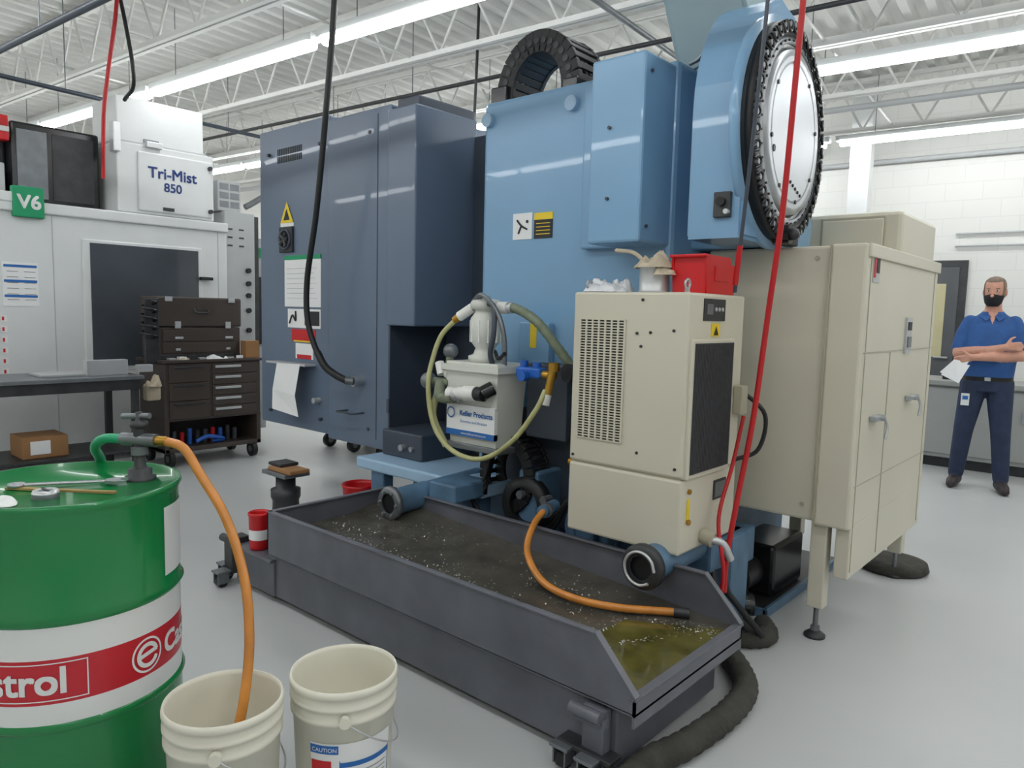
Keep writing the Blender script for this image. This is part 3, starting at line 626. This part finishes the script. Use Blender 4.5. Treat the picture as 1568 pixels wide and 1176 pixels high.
b.cyl((p[0]-.045,p[1]-.03,1.055),(p[0]+.03,p[1]+.02,1.06),.009,grey); b.cyl((p[0]+.045,p[1]+.027,.985),(p[0]+.08,p[1]+.05,.985),.015,brass)
b.done()
b=B('green_transfer_hose'); b.tube([(p[0]-.045,p[1]-.03,.985),(p[0]-.11,p[1]-.06,.98),(p[0]-.19,p[1]-.06,.94),(p[0]-.30,p[1]-.0,.85),(p[0]-.4,p[1]+.06,.60),(p[0]-.5,p[1]+.1,.1),(p[0]-.7,p[1]+.0,.025)],.015,ghose,10); b.done()
b=B('amber_transfer_hose'); b.tube([(p[0]+.07,p[1]+.045,.985),(p[0]+.14,p[1]+.07,.97),(-2.10,1.0,.90),(-1.98,1.02,.78),(-1.90,1.03,.62),(-1.84,1.01,.46),(-1.80,.97,.32),(-1.785,.93,.20),(-1.77,.90,.06)],.014,orange,12); b.done()
b=B('combination_wrench')
T=Matrix.Translation((c.x-.02,c.y-.0,.874))@Matrix.Rotation(az(60),4,'Z')@Matrix.Rotation(az(1),4,'X')
b.box(-.11,.11,-.009,.009,-.003,.004,steel,.002,X=T); b.lathe([(.011,0),(.022,0),(.022,.009),(.011,.009),(.011,0)],T@V((-.125,0,-.004)),steel,20)
b.prism([(.10,-.012),(.13,-.028),(.158,-.018),(.14,-.007),(.14,.007),(.158,.018),(.13,.028),(.10,.012)],'z',-.004,.005,steel,X=T); b.done()
b=B('wooden_stir_stick'); T=Matrix.Translation((c.x+.03,c.y-.03,.867))@Matrix.Rotation(az(38),4,'Z'); b.box(-.16,.16,-.008,.008,-.003,.003,wood,.001,X=T); b.done()
b=B('shop_rag'); b.heap(c.x+.06,c.y-.19,.863,.06,.035,.02,paper,4,.4); b.done()
# ---------------------------------------------------------------- buckets
def bucket(x,y,label=False):
    b=B('plastic_bucket'); o=(x,y,0)
    b.lathe([(0,.004),(.128,.004),(.13,0),(.132,.01),(.143,.27),(.150,.272),(.150,.284),(.144,.286),(.1455,.31),(.152,.312),(.152,.322),(.146,.324),(.147,.345),(.153,.348),(.153,.358),(.150,.368),(.146,.368),(.143,.355),(.141,.31),(.128,.012),(0,.012)],o,cream,56)
    b.lathe([(0,.05),(.1295,.05),(.133,.15),(.1345,.15)],o,creamd,40)
    for s_ in (-1,1):
        a=math.radians(-35 if s_>0 else 145); b.cyl((x+.146*math.cos(a),y+.146*math.sin(a),.29),(x+.166*math.cos(a),y+.166*math.sin(a),.29),.016,cream,seg=12)
    a=math.radians(-35); e=V((math.cos(a),math.sin(a),0)); f=V((-math.sin(a),math.cos(a),0))
    b.tube([V((x,y,.29))+e*.16*math.cos(t)+f*(.155*math.sin(t))-V((0,0,.13*math.sin(t))) for t in [math.pi*k/12 for k in range(13)]],.0025,alu,6,3)
    if label:
        def band(a0,a1,z0,z1,mt,e=.001):
            vs=[]
            for i in range(13):
                a=math.radians(a0+(a1-a0)*i/12)
                for z in (z0,z1):
                    q=.132+.011*(z-.01)/.26+e; vs.append((x+q*math.cos(a),y+q*math.sin(a),z))
            b.add(vs,[[2*i,2*i+2,2*i+3,2*i+1] for i in range(12)],mt,True)
        band(-75,25,.05,.22,paper); band(-40,24,.15,.165,inkb,.002); band(-40,24,.06,.065,inkb,.002); band(-75,-42,.19,.215,inkb,.002)
        band(-41,-40,.06,.17,inkb,.002); band(23,24,.06,.17,inkb,.002); band(-74,-50,.10,.17,inkr,.002)
        for i in range(5): band(-36,18,.075+i*.014,.078+i*.014,M('label_grey_print','#8C8F93',.7,0,0),.002)
        b.text('CAUTION',.016,None,XD,ZD,paper,'CENTER',((x,y,.197),.1435,math.radians(-58)))
    b.done()
bucket(-1.775,.90); bucket(-1.680,1.215,True)
# ---------------------------------------------------------------- small red pails, stand
b=B('red_pail'); b.lathe([(0,0),(.045,0),(.048,.01),(.050,.165),(.054,.17),(.054,.18),(.050,.183),(.046,.17),(.044,.02),(0,.02)],(-3.235,1.835,.211),red,32); b.lathe([(.0495,.05),(.0505,.10)],(-3.235,1.835,.212),paper,32); b.done()
b=B('red_pail'); b.lathe([(0,0),(.1,0),(.115,.2),(.12,.21),(.12,.225),(.11,.225),(.105,.2),(.095,.02),(0,.02)],(-3.95,2.98,0),red,32); b.done()
b=B('machine_jack_stand'); x,y=-4.0,2.45
b.lathe([(0,0),(.11,0),(.11,.03),(.085,.05),(.08,.2),(.09,.22),(.09,.27),(.06,.28),(.06,.36),(0,.36)],(x,y,0),greyd,24)
b.box(x-.13,x+.13,y-.09,y+.09,.36,.385,grey,.005); b.box(x-.09,x+.16,y-.07,y+.07,.385,.41,card,.006); b.box(x-.12,x+.02,y-.05,y+.08,.41,.43,greyd,.005)
for s_ in (-1,1): b.box(x-.1,x+.1,y-.11*s_-.02,y-.11*s_+.02,0,.05,greyd,.006)
b.done()
# ---------------------------------------------------------------- left: vertical machining centre
b=B('vertical_machining_center')
fx=-6.9
b.box(-9.2,fx,.3,3.60,.12,2.17,white,.02)
b.box(-9.2,fx+.03,.3,3.6,2.10,2.19,white,.012)
b.box(fx-.02,fx+.012,2.30,3.34,.80,1.93,white,.01); b.fx(2.36,3.30,.84,1.90,fx+.012,glassd,.006)
b.fx(2.08,2.086,.2,2.1,fx,whiteg,.003); b.fx(3.5,3.506,.2,2.1,fx,whiteg,.003)
b.box(fx,fx+.05,1.9,3.4,.70,.76,whiteg,.01)
b.box(fx+.02,fx+.07,3.30,3.42,1.63,1.66,blackg,.006)
b.fx(1.72,1.97,1.35,1.70,fx,paper,.004)
for i in range(3): b.fx(1.73,1.96,1.66-.12*i,1.68-.12*i,fx,inkb,.006)
for i in range(6):
    for j in range(2): b.fx(1.75+.12*j,1.83+.12*j,1.40+.045*i,1.403+.045*i,fx,inkk,.006)
for i in range(6): b.fx(1.70,1.74,.80+.085*i,.85+.085*i,fx,paper,.004); b.fx(1.705,1.72,.81+.085*i,.84+.085*i,fx,inkr,.006)
b.box(fx-.02,fx+.05,1.80,2.02,2.06,2.30,grn,.006); b.text('V6',.15,(fx+.054,1.91,2.125),YD,ZD,paper,fat=.008)
b.box(fx-.3,fx+.04,1.5,1.9,2.17,2.25,white,.01)
b.box(-8.2,fx-.05,3.60,3.92,.1,2.32,whiteg,.01); b.box(-8.0,fx-.08,3.92,3.98,.1,2.3,greyd,.006)
for z in (1.15,1.35,1.5,1.62,1.75): b.cyl((fx-.05,3.84,z),(fx-.02,3.84,z),.025,black,seg=12)
for i in range(3):
    for j in range(2): b.fx(3.63+.12*j,3.68+.12*j,1.98+.08*i,1.995+.08*i,fx-.05,greyd,.004)
b.box(fx-.3,fx-.1,3.56,3.80,2.32,2.62,whiteg,.01)
for i in range(3):
    for j in range(2): b.fx(3.58+.11*j,3.67+.11*j,2.36+.085*i,2.42+.085*i,fx-.1,grey,.004)
b.tube([(fx-.2,3.9,2.4),(fx-.2,4.3,2.6),(fx-.3,4.9,2.5)],.03,grey,8)
b.fx(3.98,4.10,1.9,2.0,fx-.2,grn,.02); b.box(-7.6,fx-.2,3.98,4.12,.1,2.1,whiteg,.01); b.fx(4.0,4.1,1.0,1.7,fx-.2,black,.02)
b.box(-8.4,-7.15,1.88,2.55,2.19,2.86,blackg,.02); b.box(-8.3,-7.3,1.4,1.88,2.17,2.75,greyd,.02); b.fx(2.18,2.5,2.25,2.80,-7.15,greyd,.006); b.fx(1.92,2.14,2.25,2.80,-7.15,grey,.006)
b.box(-7.2,-7.1,1.76,1.86,2.68,2.88,red,.01); b.box(-7.2,-7.09,1.76,1.86,2.75,2.79,paper,.004); b.box(-7.25,-7.1,1.45,1.82,2.19,2.5,whiteg,.01)
b.done()
b=B('mist_collector')
b.box(fx-.65,fx+.0,2.60,3.47,2.195,2.80,white,.012); b.box(fx-.6,fx-.05,2.62,3.40,2.80,3.20,white,.012); b.box(fx-.62,fx-.03,2.61,3.42,2.78,2.82,whiteg,.004)
b.box(fx-.02,fx+.02,2.77,3.45,2.22,2.74,white,.012)
b.text('Tri-Mist',.135,(fx+.023,3.07,2.52),YD,ZD,inkd,fat=.006); b.text('850',.11,(fx+.023,3.07,2.41),YD,ZD,inkd,fat=.004)
b.box(fx-.05,fx+.05,2.56,2.62,2.70,2.95,alu,.006); b.box(fx,fx+.04,2.84,2.98,2.78,2.83,alu,.004); b.fx(2.85,2.98,2.80,2.86,fx-.05,grey,.01)
for (y,z) in ((3.42,2.68),(3.42,2.28)): b.cyl((fx+.02,y,z),(fx+.05,y,z),.02,greyd,seg=12)
b.fx(2.98,3.08,2.24,2.27,fx+.02,greyd,.006)
b.done()
b=B('steel_work_table')
b.box(-6.62,-5.98,1.35,2.42,.80,.83,grey,.006); b.box(-6.6,-6.0,1.37,2.40,.72,.80,greyd,.004)
for x in (-6.58,-6.03):
    for y in (1.4,2.36): b.box(x-.025,x+.025,y-.025,y+.025,0,.8,greyd,.004)
b.box(-6.58,-6.02,1.4,2.38,.22,.24,greyd,.004)
b.box(-6.45,-6.15,1.75,2.3,.83,.85,alu,.004); b.box(-6.2,-6.12,2.05,2.35,.83,.95,alu,.004)
b.done()
b=B('cardboard_box'); b.box(-6.4,-6.1,1.6,1.9,.241,.40,card,.004); b.fx(1.65,1.78,.27,.37,-6.1,paper,.003); b.done()
b=B('rolling_tool_cabinet')
X1=-6.2
b.box(X1-.5,X1,2.66,3.54,.40,.90,brown,.01); b.box(X1-.52,X1+.02,2.64,3.56,.90,.925,brown,.006)
b.box(X1-.5,X1,2.66,3.54,.13,.17,brown,.006)
for y in (2.68,3.52): b.box(X1-.5,X1,y-.02,y+.02,.13,.42,brown,.004)
b.box(X1-.5,X1-.48,2.66,3.54,.15,.42,brown,0)
for i in range(5):
    z=.42+.094*i; b.fx(3.08,3.50,z,z+.086,X1,brown,.012,.004); b.fx(3.10,3.34,z+.052,z+.074,X1+.012,alu,.012,.003)
for i in range(3):
    z=.42+.157*i; b.fx(2.70,3.05,z,z+.148,X1,brown,.012,.004); b.fx(2.74,3.0,z+.12,z+.135,X1+.012,greyd,.01,.003)
for (y,z) in ((2.72,.075),(3.48,.075)):
    for x in (X1-.45,X1-.05): b.cyl((x,y-.02,z),(x,y+.02,z),.07,black); b.cyl((x,y-.024,z),(x,y+.024,z),.03,grey); b.box(x-.03,x+.03,y-.03,y+.03,.12,.145,grey,.003)
for i in range(9):
    y=2.8+i*.07; b.cyl((X1-.15,y,.17),(X1-.15,y,.25+.06*random.random()),.02,[slated,red,bluefit,greyd][i%4],seg=10)
b.tube([(X1-.05,2.95,.2),(X1-.03,3.05,.24),(X1-.05,3.2,.2),(X1-.06,3.1,.19)],.018,bluefit,8)
for i in range(9): b.box(X1-.08+.008*i,X1-.02+.005*(i%4),2.72+.085*i,2.78+.085*i,.925,.94+.01*(i%3),[alu,paper,greyd][i%3],.003)
b.heap(X1-.04,3.15,.925,.05,.10,.03,paper,6,0); b.heap(X1-.04,2.85,.925,.04,.06,.025,cloth,8,0)
b.box(X1-.42,X1-.1,2.66,3.40,.96,1.20,brown,.01); b.box(X1-.43,X1-.09,2.65,3.41,1.205,1.46,brown,.015)
b.fx(2.70,3.36,.98,1.07,X1-.1,brown,.01,.004); b.fx(2.70,3.36,1.08,1.18,X1-.1,brown,.01,.004)
for y in (2.80,3.25): b.fx(y,y+.07,1.10,1.12,X1-.09,alu,.01,.002); b.fx(y,y+.05,1.19,1.25,X1-.09,alu,.012,.003); b.fx(y+.005,y+.045,1.00,1.02,X1-.09,alu,.01,.002)
for y in (2.72,3.28): b.fx(y,y+.06,1.42,1.46,X1-.085,alu,.008,.002)
b.tube([(X1-.09,2.97,1.36),(X1-.06,2.98,1.33),(X1-.06,3.08,1.33),(X1-.09,3.09,1.36)],.008,greyd,6)
b.box(X1-.42,X1-.1,2.66,3.40,.925,.965,greyd,.004)
b.tube([(X1-.05+.06*math.cos(t*.8),2.57+.06*math.sin(t*.8),1.42-t*.009) for t in range(36)],.011,blackg,6,3)
b.box(X1-.12,X1-.08,2.55,2.67,.9,1.44,greyd,.006)
b.heap(X1+.03,2.56,.72,.07,.07,.09,cloth,11); b.box(X1-.04,X1+.05,2.50,2.62,.60,.74,cloth,.02); b.box(X1-.1,X1-.0,3.40,3.53,.925,1.08,card,.004)
b.box(X1-.02,X1+.04,2.44,2.56,.84,.90,alu,.006)
b.done()
b=B('machine_dolly')
b.box(-6.3,-5.2,4.2,4.9,.18,.24,slated,.01)
for x,y in ((-6.2,4.3),(-5.8,4.3),(-5.35,4.3),(-6.2,4.8),(-5.35,4.8)): b.cyl((x-.02,y,.07),(x+.02,y,.07),.07,blackg); b.cyl((x-.025,y,.07),(x+.025,y,.07),.03,grey); b.box(x-.03,x+.03,y-.03,y+.03,.13,.19,grey,.004)
b.box(-6.2,-5.3,4.25,4.85,.24,1.0,slated,.01)
b.done()
# ---------------------------------------------------------------- right: workbench
b=B('inspection_bench')
b.box(-1.85,1.4,8.0,8.7,.80,.85,bench_m,.008); b.box(-1.82,1.38,8.04,8.7,.10,.80,bench_m,.008); b.box(-1.80,1.36,8.1,8.7,0,.1,greyd,.004)
for i in range(6):
    x=-1.8+i*.53; b.fy(x,x+.5,.14,.78,8.04,M('bench_door','#A0A29F',.45,0,.04),.012,.004); b.box(x+.42,x+.44,8.0,8.03,.5,.62,steel,.003)
b.box(-.75,-.45,8.2,8.5,.85,1.15,blackg,.02); b.cyl((-.6,8.35,1.15),(-.6,8.35,1.35),.05,white); b.sph((-.6,8.35,1.36),.055,grey)
b.box(-.1,.4,8.15,8.6,.85,1.3,whiteg,.02); b.box(-1.55,-1.3,8.2,8.4,.85,.95,greyd,.01)
b.done()
# ---------------------------------------------------------------- the man
def man():
    skin=M('skin','#C8937E',.5,0,.06,20); polo=M('polo_blue','#2A5590',.8,0,.15,12,bump=.3,bs=40); jeans=M('jeans_navy','#2B3650',.85,0,.15,14,bump=.3,bs=60)
    shoe=M('shoe_brown','#30282A',.5,0,.1); maskm=M('face_mask_black','#16171C',.8,0,.05); hair=M('hair_short','#857365',.8,0,.2,60,bump=.5,bs=150); belt=M('belt_black','#141414',.4)
    W=Matrix.Translation((-1.035,7.24,0))@Matrix.Rotation(math.radians(9),4,'Z')
    b=B('tmp'); bones=[]
    def bone(a,c,r0,r1,mt,n=14):
        b.cyl(a,c,r0,polo,r1=r1,seg=n); b.sph(a,r0*1.0,polo,n); b.sph(c,r1*1.0,polo,n); bones.append((V(a),V(c),(r0+r1)/2,mt))
    tor=[(.84,.155,.118,.0),(.90,.180,.132,.0),(.97,.184,.138,-.005),(1.03,.188,.150,-.018),(1.10,.194,.160,-.026),(1.20,.194,.150,-.020),(1.30,.194,.134,-.008),(1.38,.186,.118,.002),(1.43,.160,.100,.006),(1.465,.118,.084,.008),(1.50,.076,.070,.008),(1.53,.060,.06,.002)]
    vs=[];fs=[];n=28
    for z,rx,ry,cy in tor:
        for i in range(n):
            t=2*math.pi*i/n; vs.append((rx*math.cos(t),cy+ry*math.sin(t),z))
    for j in range(len(tor)-1):
        for i in range(n): k=(i+1)%n; fs.append([j*n+i,j*n+k,(j+1)*n+k,(j+1)*n+i])
    fs.append(list(range(n))[::-1]); fs.append([(len(tor)-1)*n+i for i in range(n)])
    b.add(vs,fs,polo)
    bone((0,.0,1.48),(0,-.015,1.60),.062,.058,'neck')
    for s,kx,ax_,ty,kn in ((-1,-.140,-.170,-.02,.06),(1,.125,.155,-.03,-.02)):
        bone((s*.090,0,.90),(kx,-.025+kn*.3,.50),.106,.075,'leg'); bone((kx,-.025+kn*.3,.50),(ax_,.02+kn,.11),.075,.060,'leg')
        fx_,fy_=ax_,.02+kn
        bone((fx_,fy_+.02,.055),(fx_+s*.02,fy_-.12,.045),.052,.047,'shoe'); bone((fx_+s*.02,fy_-.12,.045),(fx_+s*.03,fy_-.18,.036),.045,.036,'shoe')
    for s in (-1,1):
        bone((s*.155,.005,1.415),(s*.198,-.01,1.31),.058,.058,'sleeve'); bone((s*.198,-.01,1.31),(s*.220,-.035,1.21),.058,.056,'sleeve'); bone((s*.220,-.035,1.20),(s*.222,-.065,1.15),.045,.044,'skin')
    bone((-.222,-.065,1.15),(-.02,-.212,1.185),.045,.037,'skin'); bone((-.02,-.212,1.185),(.095,-.212,1.215),.037,.029,'skin')
    bone((.222,-.065,1.145),(.02,-.243,1.135),.045,.037,'skin'); bone((.02,-.243,1.135),(-.11,-.243,1.125),.037,.029,'skin')
    def hand(pw,d,nrm,spread,curl):
        pw=V(pw); d=V(d).normalized(); nr=V(nrm).normalized(); sd=d.cross(nr).normalized()
        for q in (-.026,-.009,.009,.026):
            bone(pw+sd*q*.5,pw+d*.08+sd*q,.016,.0125,'skin',10)
        for q,L in ((-.030,.058),(-.010,.074),(.010,.070),(.029,.054)):
            a=pw+d*.08+sd*q*1.05; c_=a+(d*math.cos(curl*.5)+nr*math.sin(curl*.5))*L*.55; e=c_+(d*math.cos(curl)+nr*math.sin(curl))*L*.45
            bone(a,c_,.0095,.0088,'skin',8); bone(c_,e,.0088,.0075,'skin',8)
        t0=pw+d*.02+sd*spread*.03; t1=t0+(d*.6+sd*spread*.8)*.045; t2=t1+(d*.85+sd*spread*.3+nr*.3)*.035
        bone(t0,t1,.014,.011,'skin',8); bone(t1,t2,.011,.009,'skin',8)
    hand((.10,-.212,1.217),(1,.45,.10),(0,1,0),1,.9)
    hand((-.12,-.243,1.125),(-1,.10,-.35),(0,1,0),-1,.9)
    ob=b.done(); rm=ob.modifiers.new('r','REMESH'); rm.mode='VOXEL'; rm.voxel_size=.007; sm=ob.modifiers.new('s','SMOOTH'); sm.iterations=4; sm.factor=.5
    dg=bpy.context.evaluated_depsgraph_get(); dg.update(); me=bpy.data.meshes.new_from_object(ob.evaluated_get(dg)); bpy.data.objects.remove(ob)
    F=B('standing_man',mat=W)
    verts=[v.co.copy() for v in me.vertices]; groups={}
    def segd(p,a,c):
        ab=c-a; t=max(0,min(1,(p-a).dot(ab)/ab.length_squared)); return (p-a-ab*t).length,t
    for pl in me.polygons:
        p=pl.center; best=9;k='torso'
        for a,c_,r,mt in bones:
            d,t=segd(p,a,c_); d-=r
            if d<best: best=d;k=mt
        if .86<p.z<1.5:
            for i in range(len(tor)-1):
                if tor[i][0]<=p.z<=tor[i+1][0]:
                    u=(p.z-tor[i][0])/(tor[i+1][0]-tor[i][0]); rx=tor[i][1]*(1-u)+tor[i+1][1]*u; ry=tor[i][2]*(1-u)+tor[i+1][2]*u; cy=tor[i][3]
                    q=math.hypot(p.x/rx,(p.y-cy)/ry)
                    if (q-1)*min(rx,ry)<best-.002: k='torso'
        if k=='torso': mt=polo if p.z>.965 else (belt if p.z>.93 else jeans)
        elif k=='sleeve': mt=polo
        elif k=='neck': mt=skin if p.z>1.492 else polo
        elif k=='leg': mt=jeans if p.z<.93 else (belt if p.z<.965 else polo)
        elif k=='shoe': mt=shoe if p.z<.1 else jeans
        else: mt=skin
        if mt is polo and p.y<-.05 and abs(p.x)<(p.z-1.40)*.36 and p.z>1.40: mt=skin
        if mt is jeans and p.z<.075: mt=shoe
        groups.setdefault(mt,[]).append(list(pl.vertices))
    for v in verts: F.v.append(W@v)
    for mt,l in groups.items():
        k=F.slot(mt)
        for f in l: F.f.append(f); F.mi.append(k); F.sm.append(True)
    bpy.data.meshes.remove(me)
    for s in (-1,1):
        F.add([(s*.066,.0,1.515),(s*.012,-.090,1.462),(s*.045,-.114,1.425),(s*.10,-.055,1.465)],[[0,1,2,3]],polo)
        F.add([(s*.066,.0,1.515),(s*.04,.07,1.52),(s*.06,.095,1.475),(s*.10,-.0,1.475)],[[0,1,2,3]],polo)
    H=Matrix.Translation((0,-.02,1.665))@Matrix.Rotation(math.radians(-10),4,'Z')@Matrix.Rotation(math.radians(4),4,'X')
    prof=[(-.118,.030,.030,-.045),(-.105,.048,.055,-.03),(-.08,.060,.078,-.014),(-.05,.067,.088,-.004),(-.02,.072,.093,.0),(.01,.075,.096,.002),(.04,.076,.097,.004),(.07,.073,.094,.006),(.095,.063,.082,.008),(.112,.045,.06,.01),(.121,.02,.03,.01),(.123,.003,.004,.01)]
    def loft(pr,mt,g=0,n=32):
        vs=[];fs=[]
        for z,rx,ry,cy in pr:
            for i in range(n):
                t=2*math.pi*i/n; vs.append(((rx+g)*math.cos(t),cy+(ry+g)*math.sin(t),z))
        for j in range(len(pr)-1):
            for i in range(n): k=(i+1)%n; fs.append([j*n+i,j*n+k,(j+1)*n+k,(j+1)*n+i])
        fs.append(list(range(n))[::-1]); F.add(vs,fs,mt,True,X=H)
    loft(prof,skin)
    vs=[];fs=[];n=24
    pr=prof[3:11]
    for z,rx,ry,cy in pr:
        for i in range(n+1):
            t=math.radians(-28)+math.radians(236)*i/n; vs.append(((rx+.004)*math.cos(t),cy+(ry+.004)*math.sin(t),z+.002))
    for j in range(len(pr)-1):
        for i in range(n): fs.append([j*(n+1)+i,j*(n+1)+i+1,(j+1)*(n+1)+i+1,(j+1)*(n+1)+i])
    F.add(vs,fs,hair,True,X=H)
    F.sph((0,.002,.086),(.064,.086,.042),hair,24,X=H)
    F.sph((0,-.094,-.008),(.011,.016,.026),skin,14,X=H); F.sph((0,-.104,-.03),(.015,.016,.014),skin,14,X=H)
    for s in (-1,1):
        F.sph((s*.030,-.083,.012),(.014,.010,.0075),M('eye_white','#D8D2CC',.3,0,0),12,X=H); F.sph((s*.030,-.091,.012),(.006,.004,.006),inkk,10,X=H)
        F.sph((s*.031,-.083,.031),(.020,.010,.005),hair,12,X=H); F.sph((s*.030,-.082,.021),(.017,.011,.005),skin,12,X=H)
        F.sph((s*.078,.008,-.005),(.010,.020,.032),skin,14,X=H)
        F.tube([H@V((s*.055,-.06,-.03)),H@V((s*.07,-.03,-.01)),H@V((s*.083,.01,.02))],.0022,maskm,6,4)
    vs=[];fs=[];n=16; mp=[(-.116,.040,.050,-.035),(-.09,.062,.085,-.02),(-.06,.070,.102,-.008),(-.035,.074,.112,-.004),(-.012,.073,.104,-.002)]
    for z,rx,ry,cy in mp:
        for i in range(n+1):
            t=math.radians(200)+math.radians(140)*i/n; zz=z-(.018*abs(math.cos(t)) if z>-.02 else 0)
            vs.append((rx*math.cos(t)*1.04,cy+ry*math.sin(t),zz))
    for j in range(len(mp)-1):
        for i in range(n): fs.append([j*(n+1)+i,j*(n+1)+i+1,(j+1)*(n+1)+i+1,(j+1)*(n+1)+i])
    F.add(vs,fs,maskm,True,X=H)
    F.add([(-.235,-.242,1.09),(-.13,-.262,1.06),(-.20,-.285,.91),(-.33,-.242,.97)],[[0,1,2,3]],paper); F.add([(-.245,-.232,1.10),(-.14,-.252,1.09),(-.23,-.27,.93),(-.34,-.228,.99)],[[0,1,2,3]],paper)
    F.box(-.175,-.115,-.160,-.150,.72,.82,paper,.003); F.box(-.165,-.125,-.163,-.155,.77,.80,inkb,.001); F.cyl((-.145,-.153,.82),(-.145,-.130,.93),.003,inkk,seg=6)
    F.box(-.022,.022,-.158,-.134,.932,.962,steel,.003)
    F.done()
man()
# ---------------------------------------------------------------- world
w=bpy.data.worlds.new('world'); sc.world=w; w.use_nodes=True; w.node_tree.nodes['Background'].inputs[0].default_value=(.8,.85,.9,1); w.node_tree.nodes['Background'].inputs[1].default_value=.3
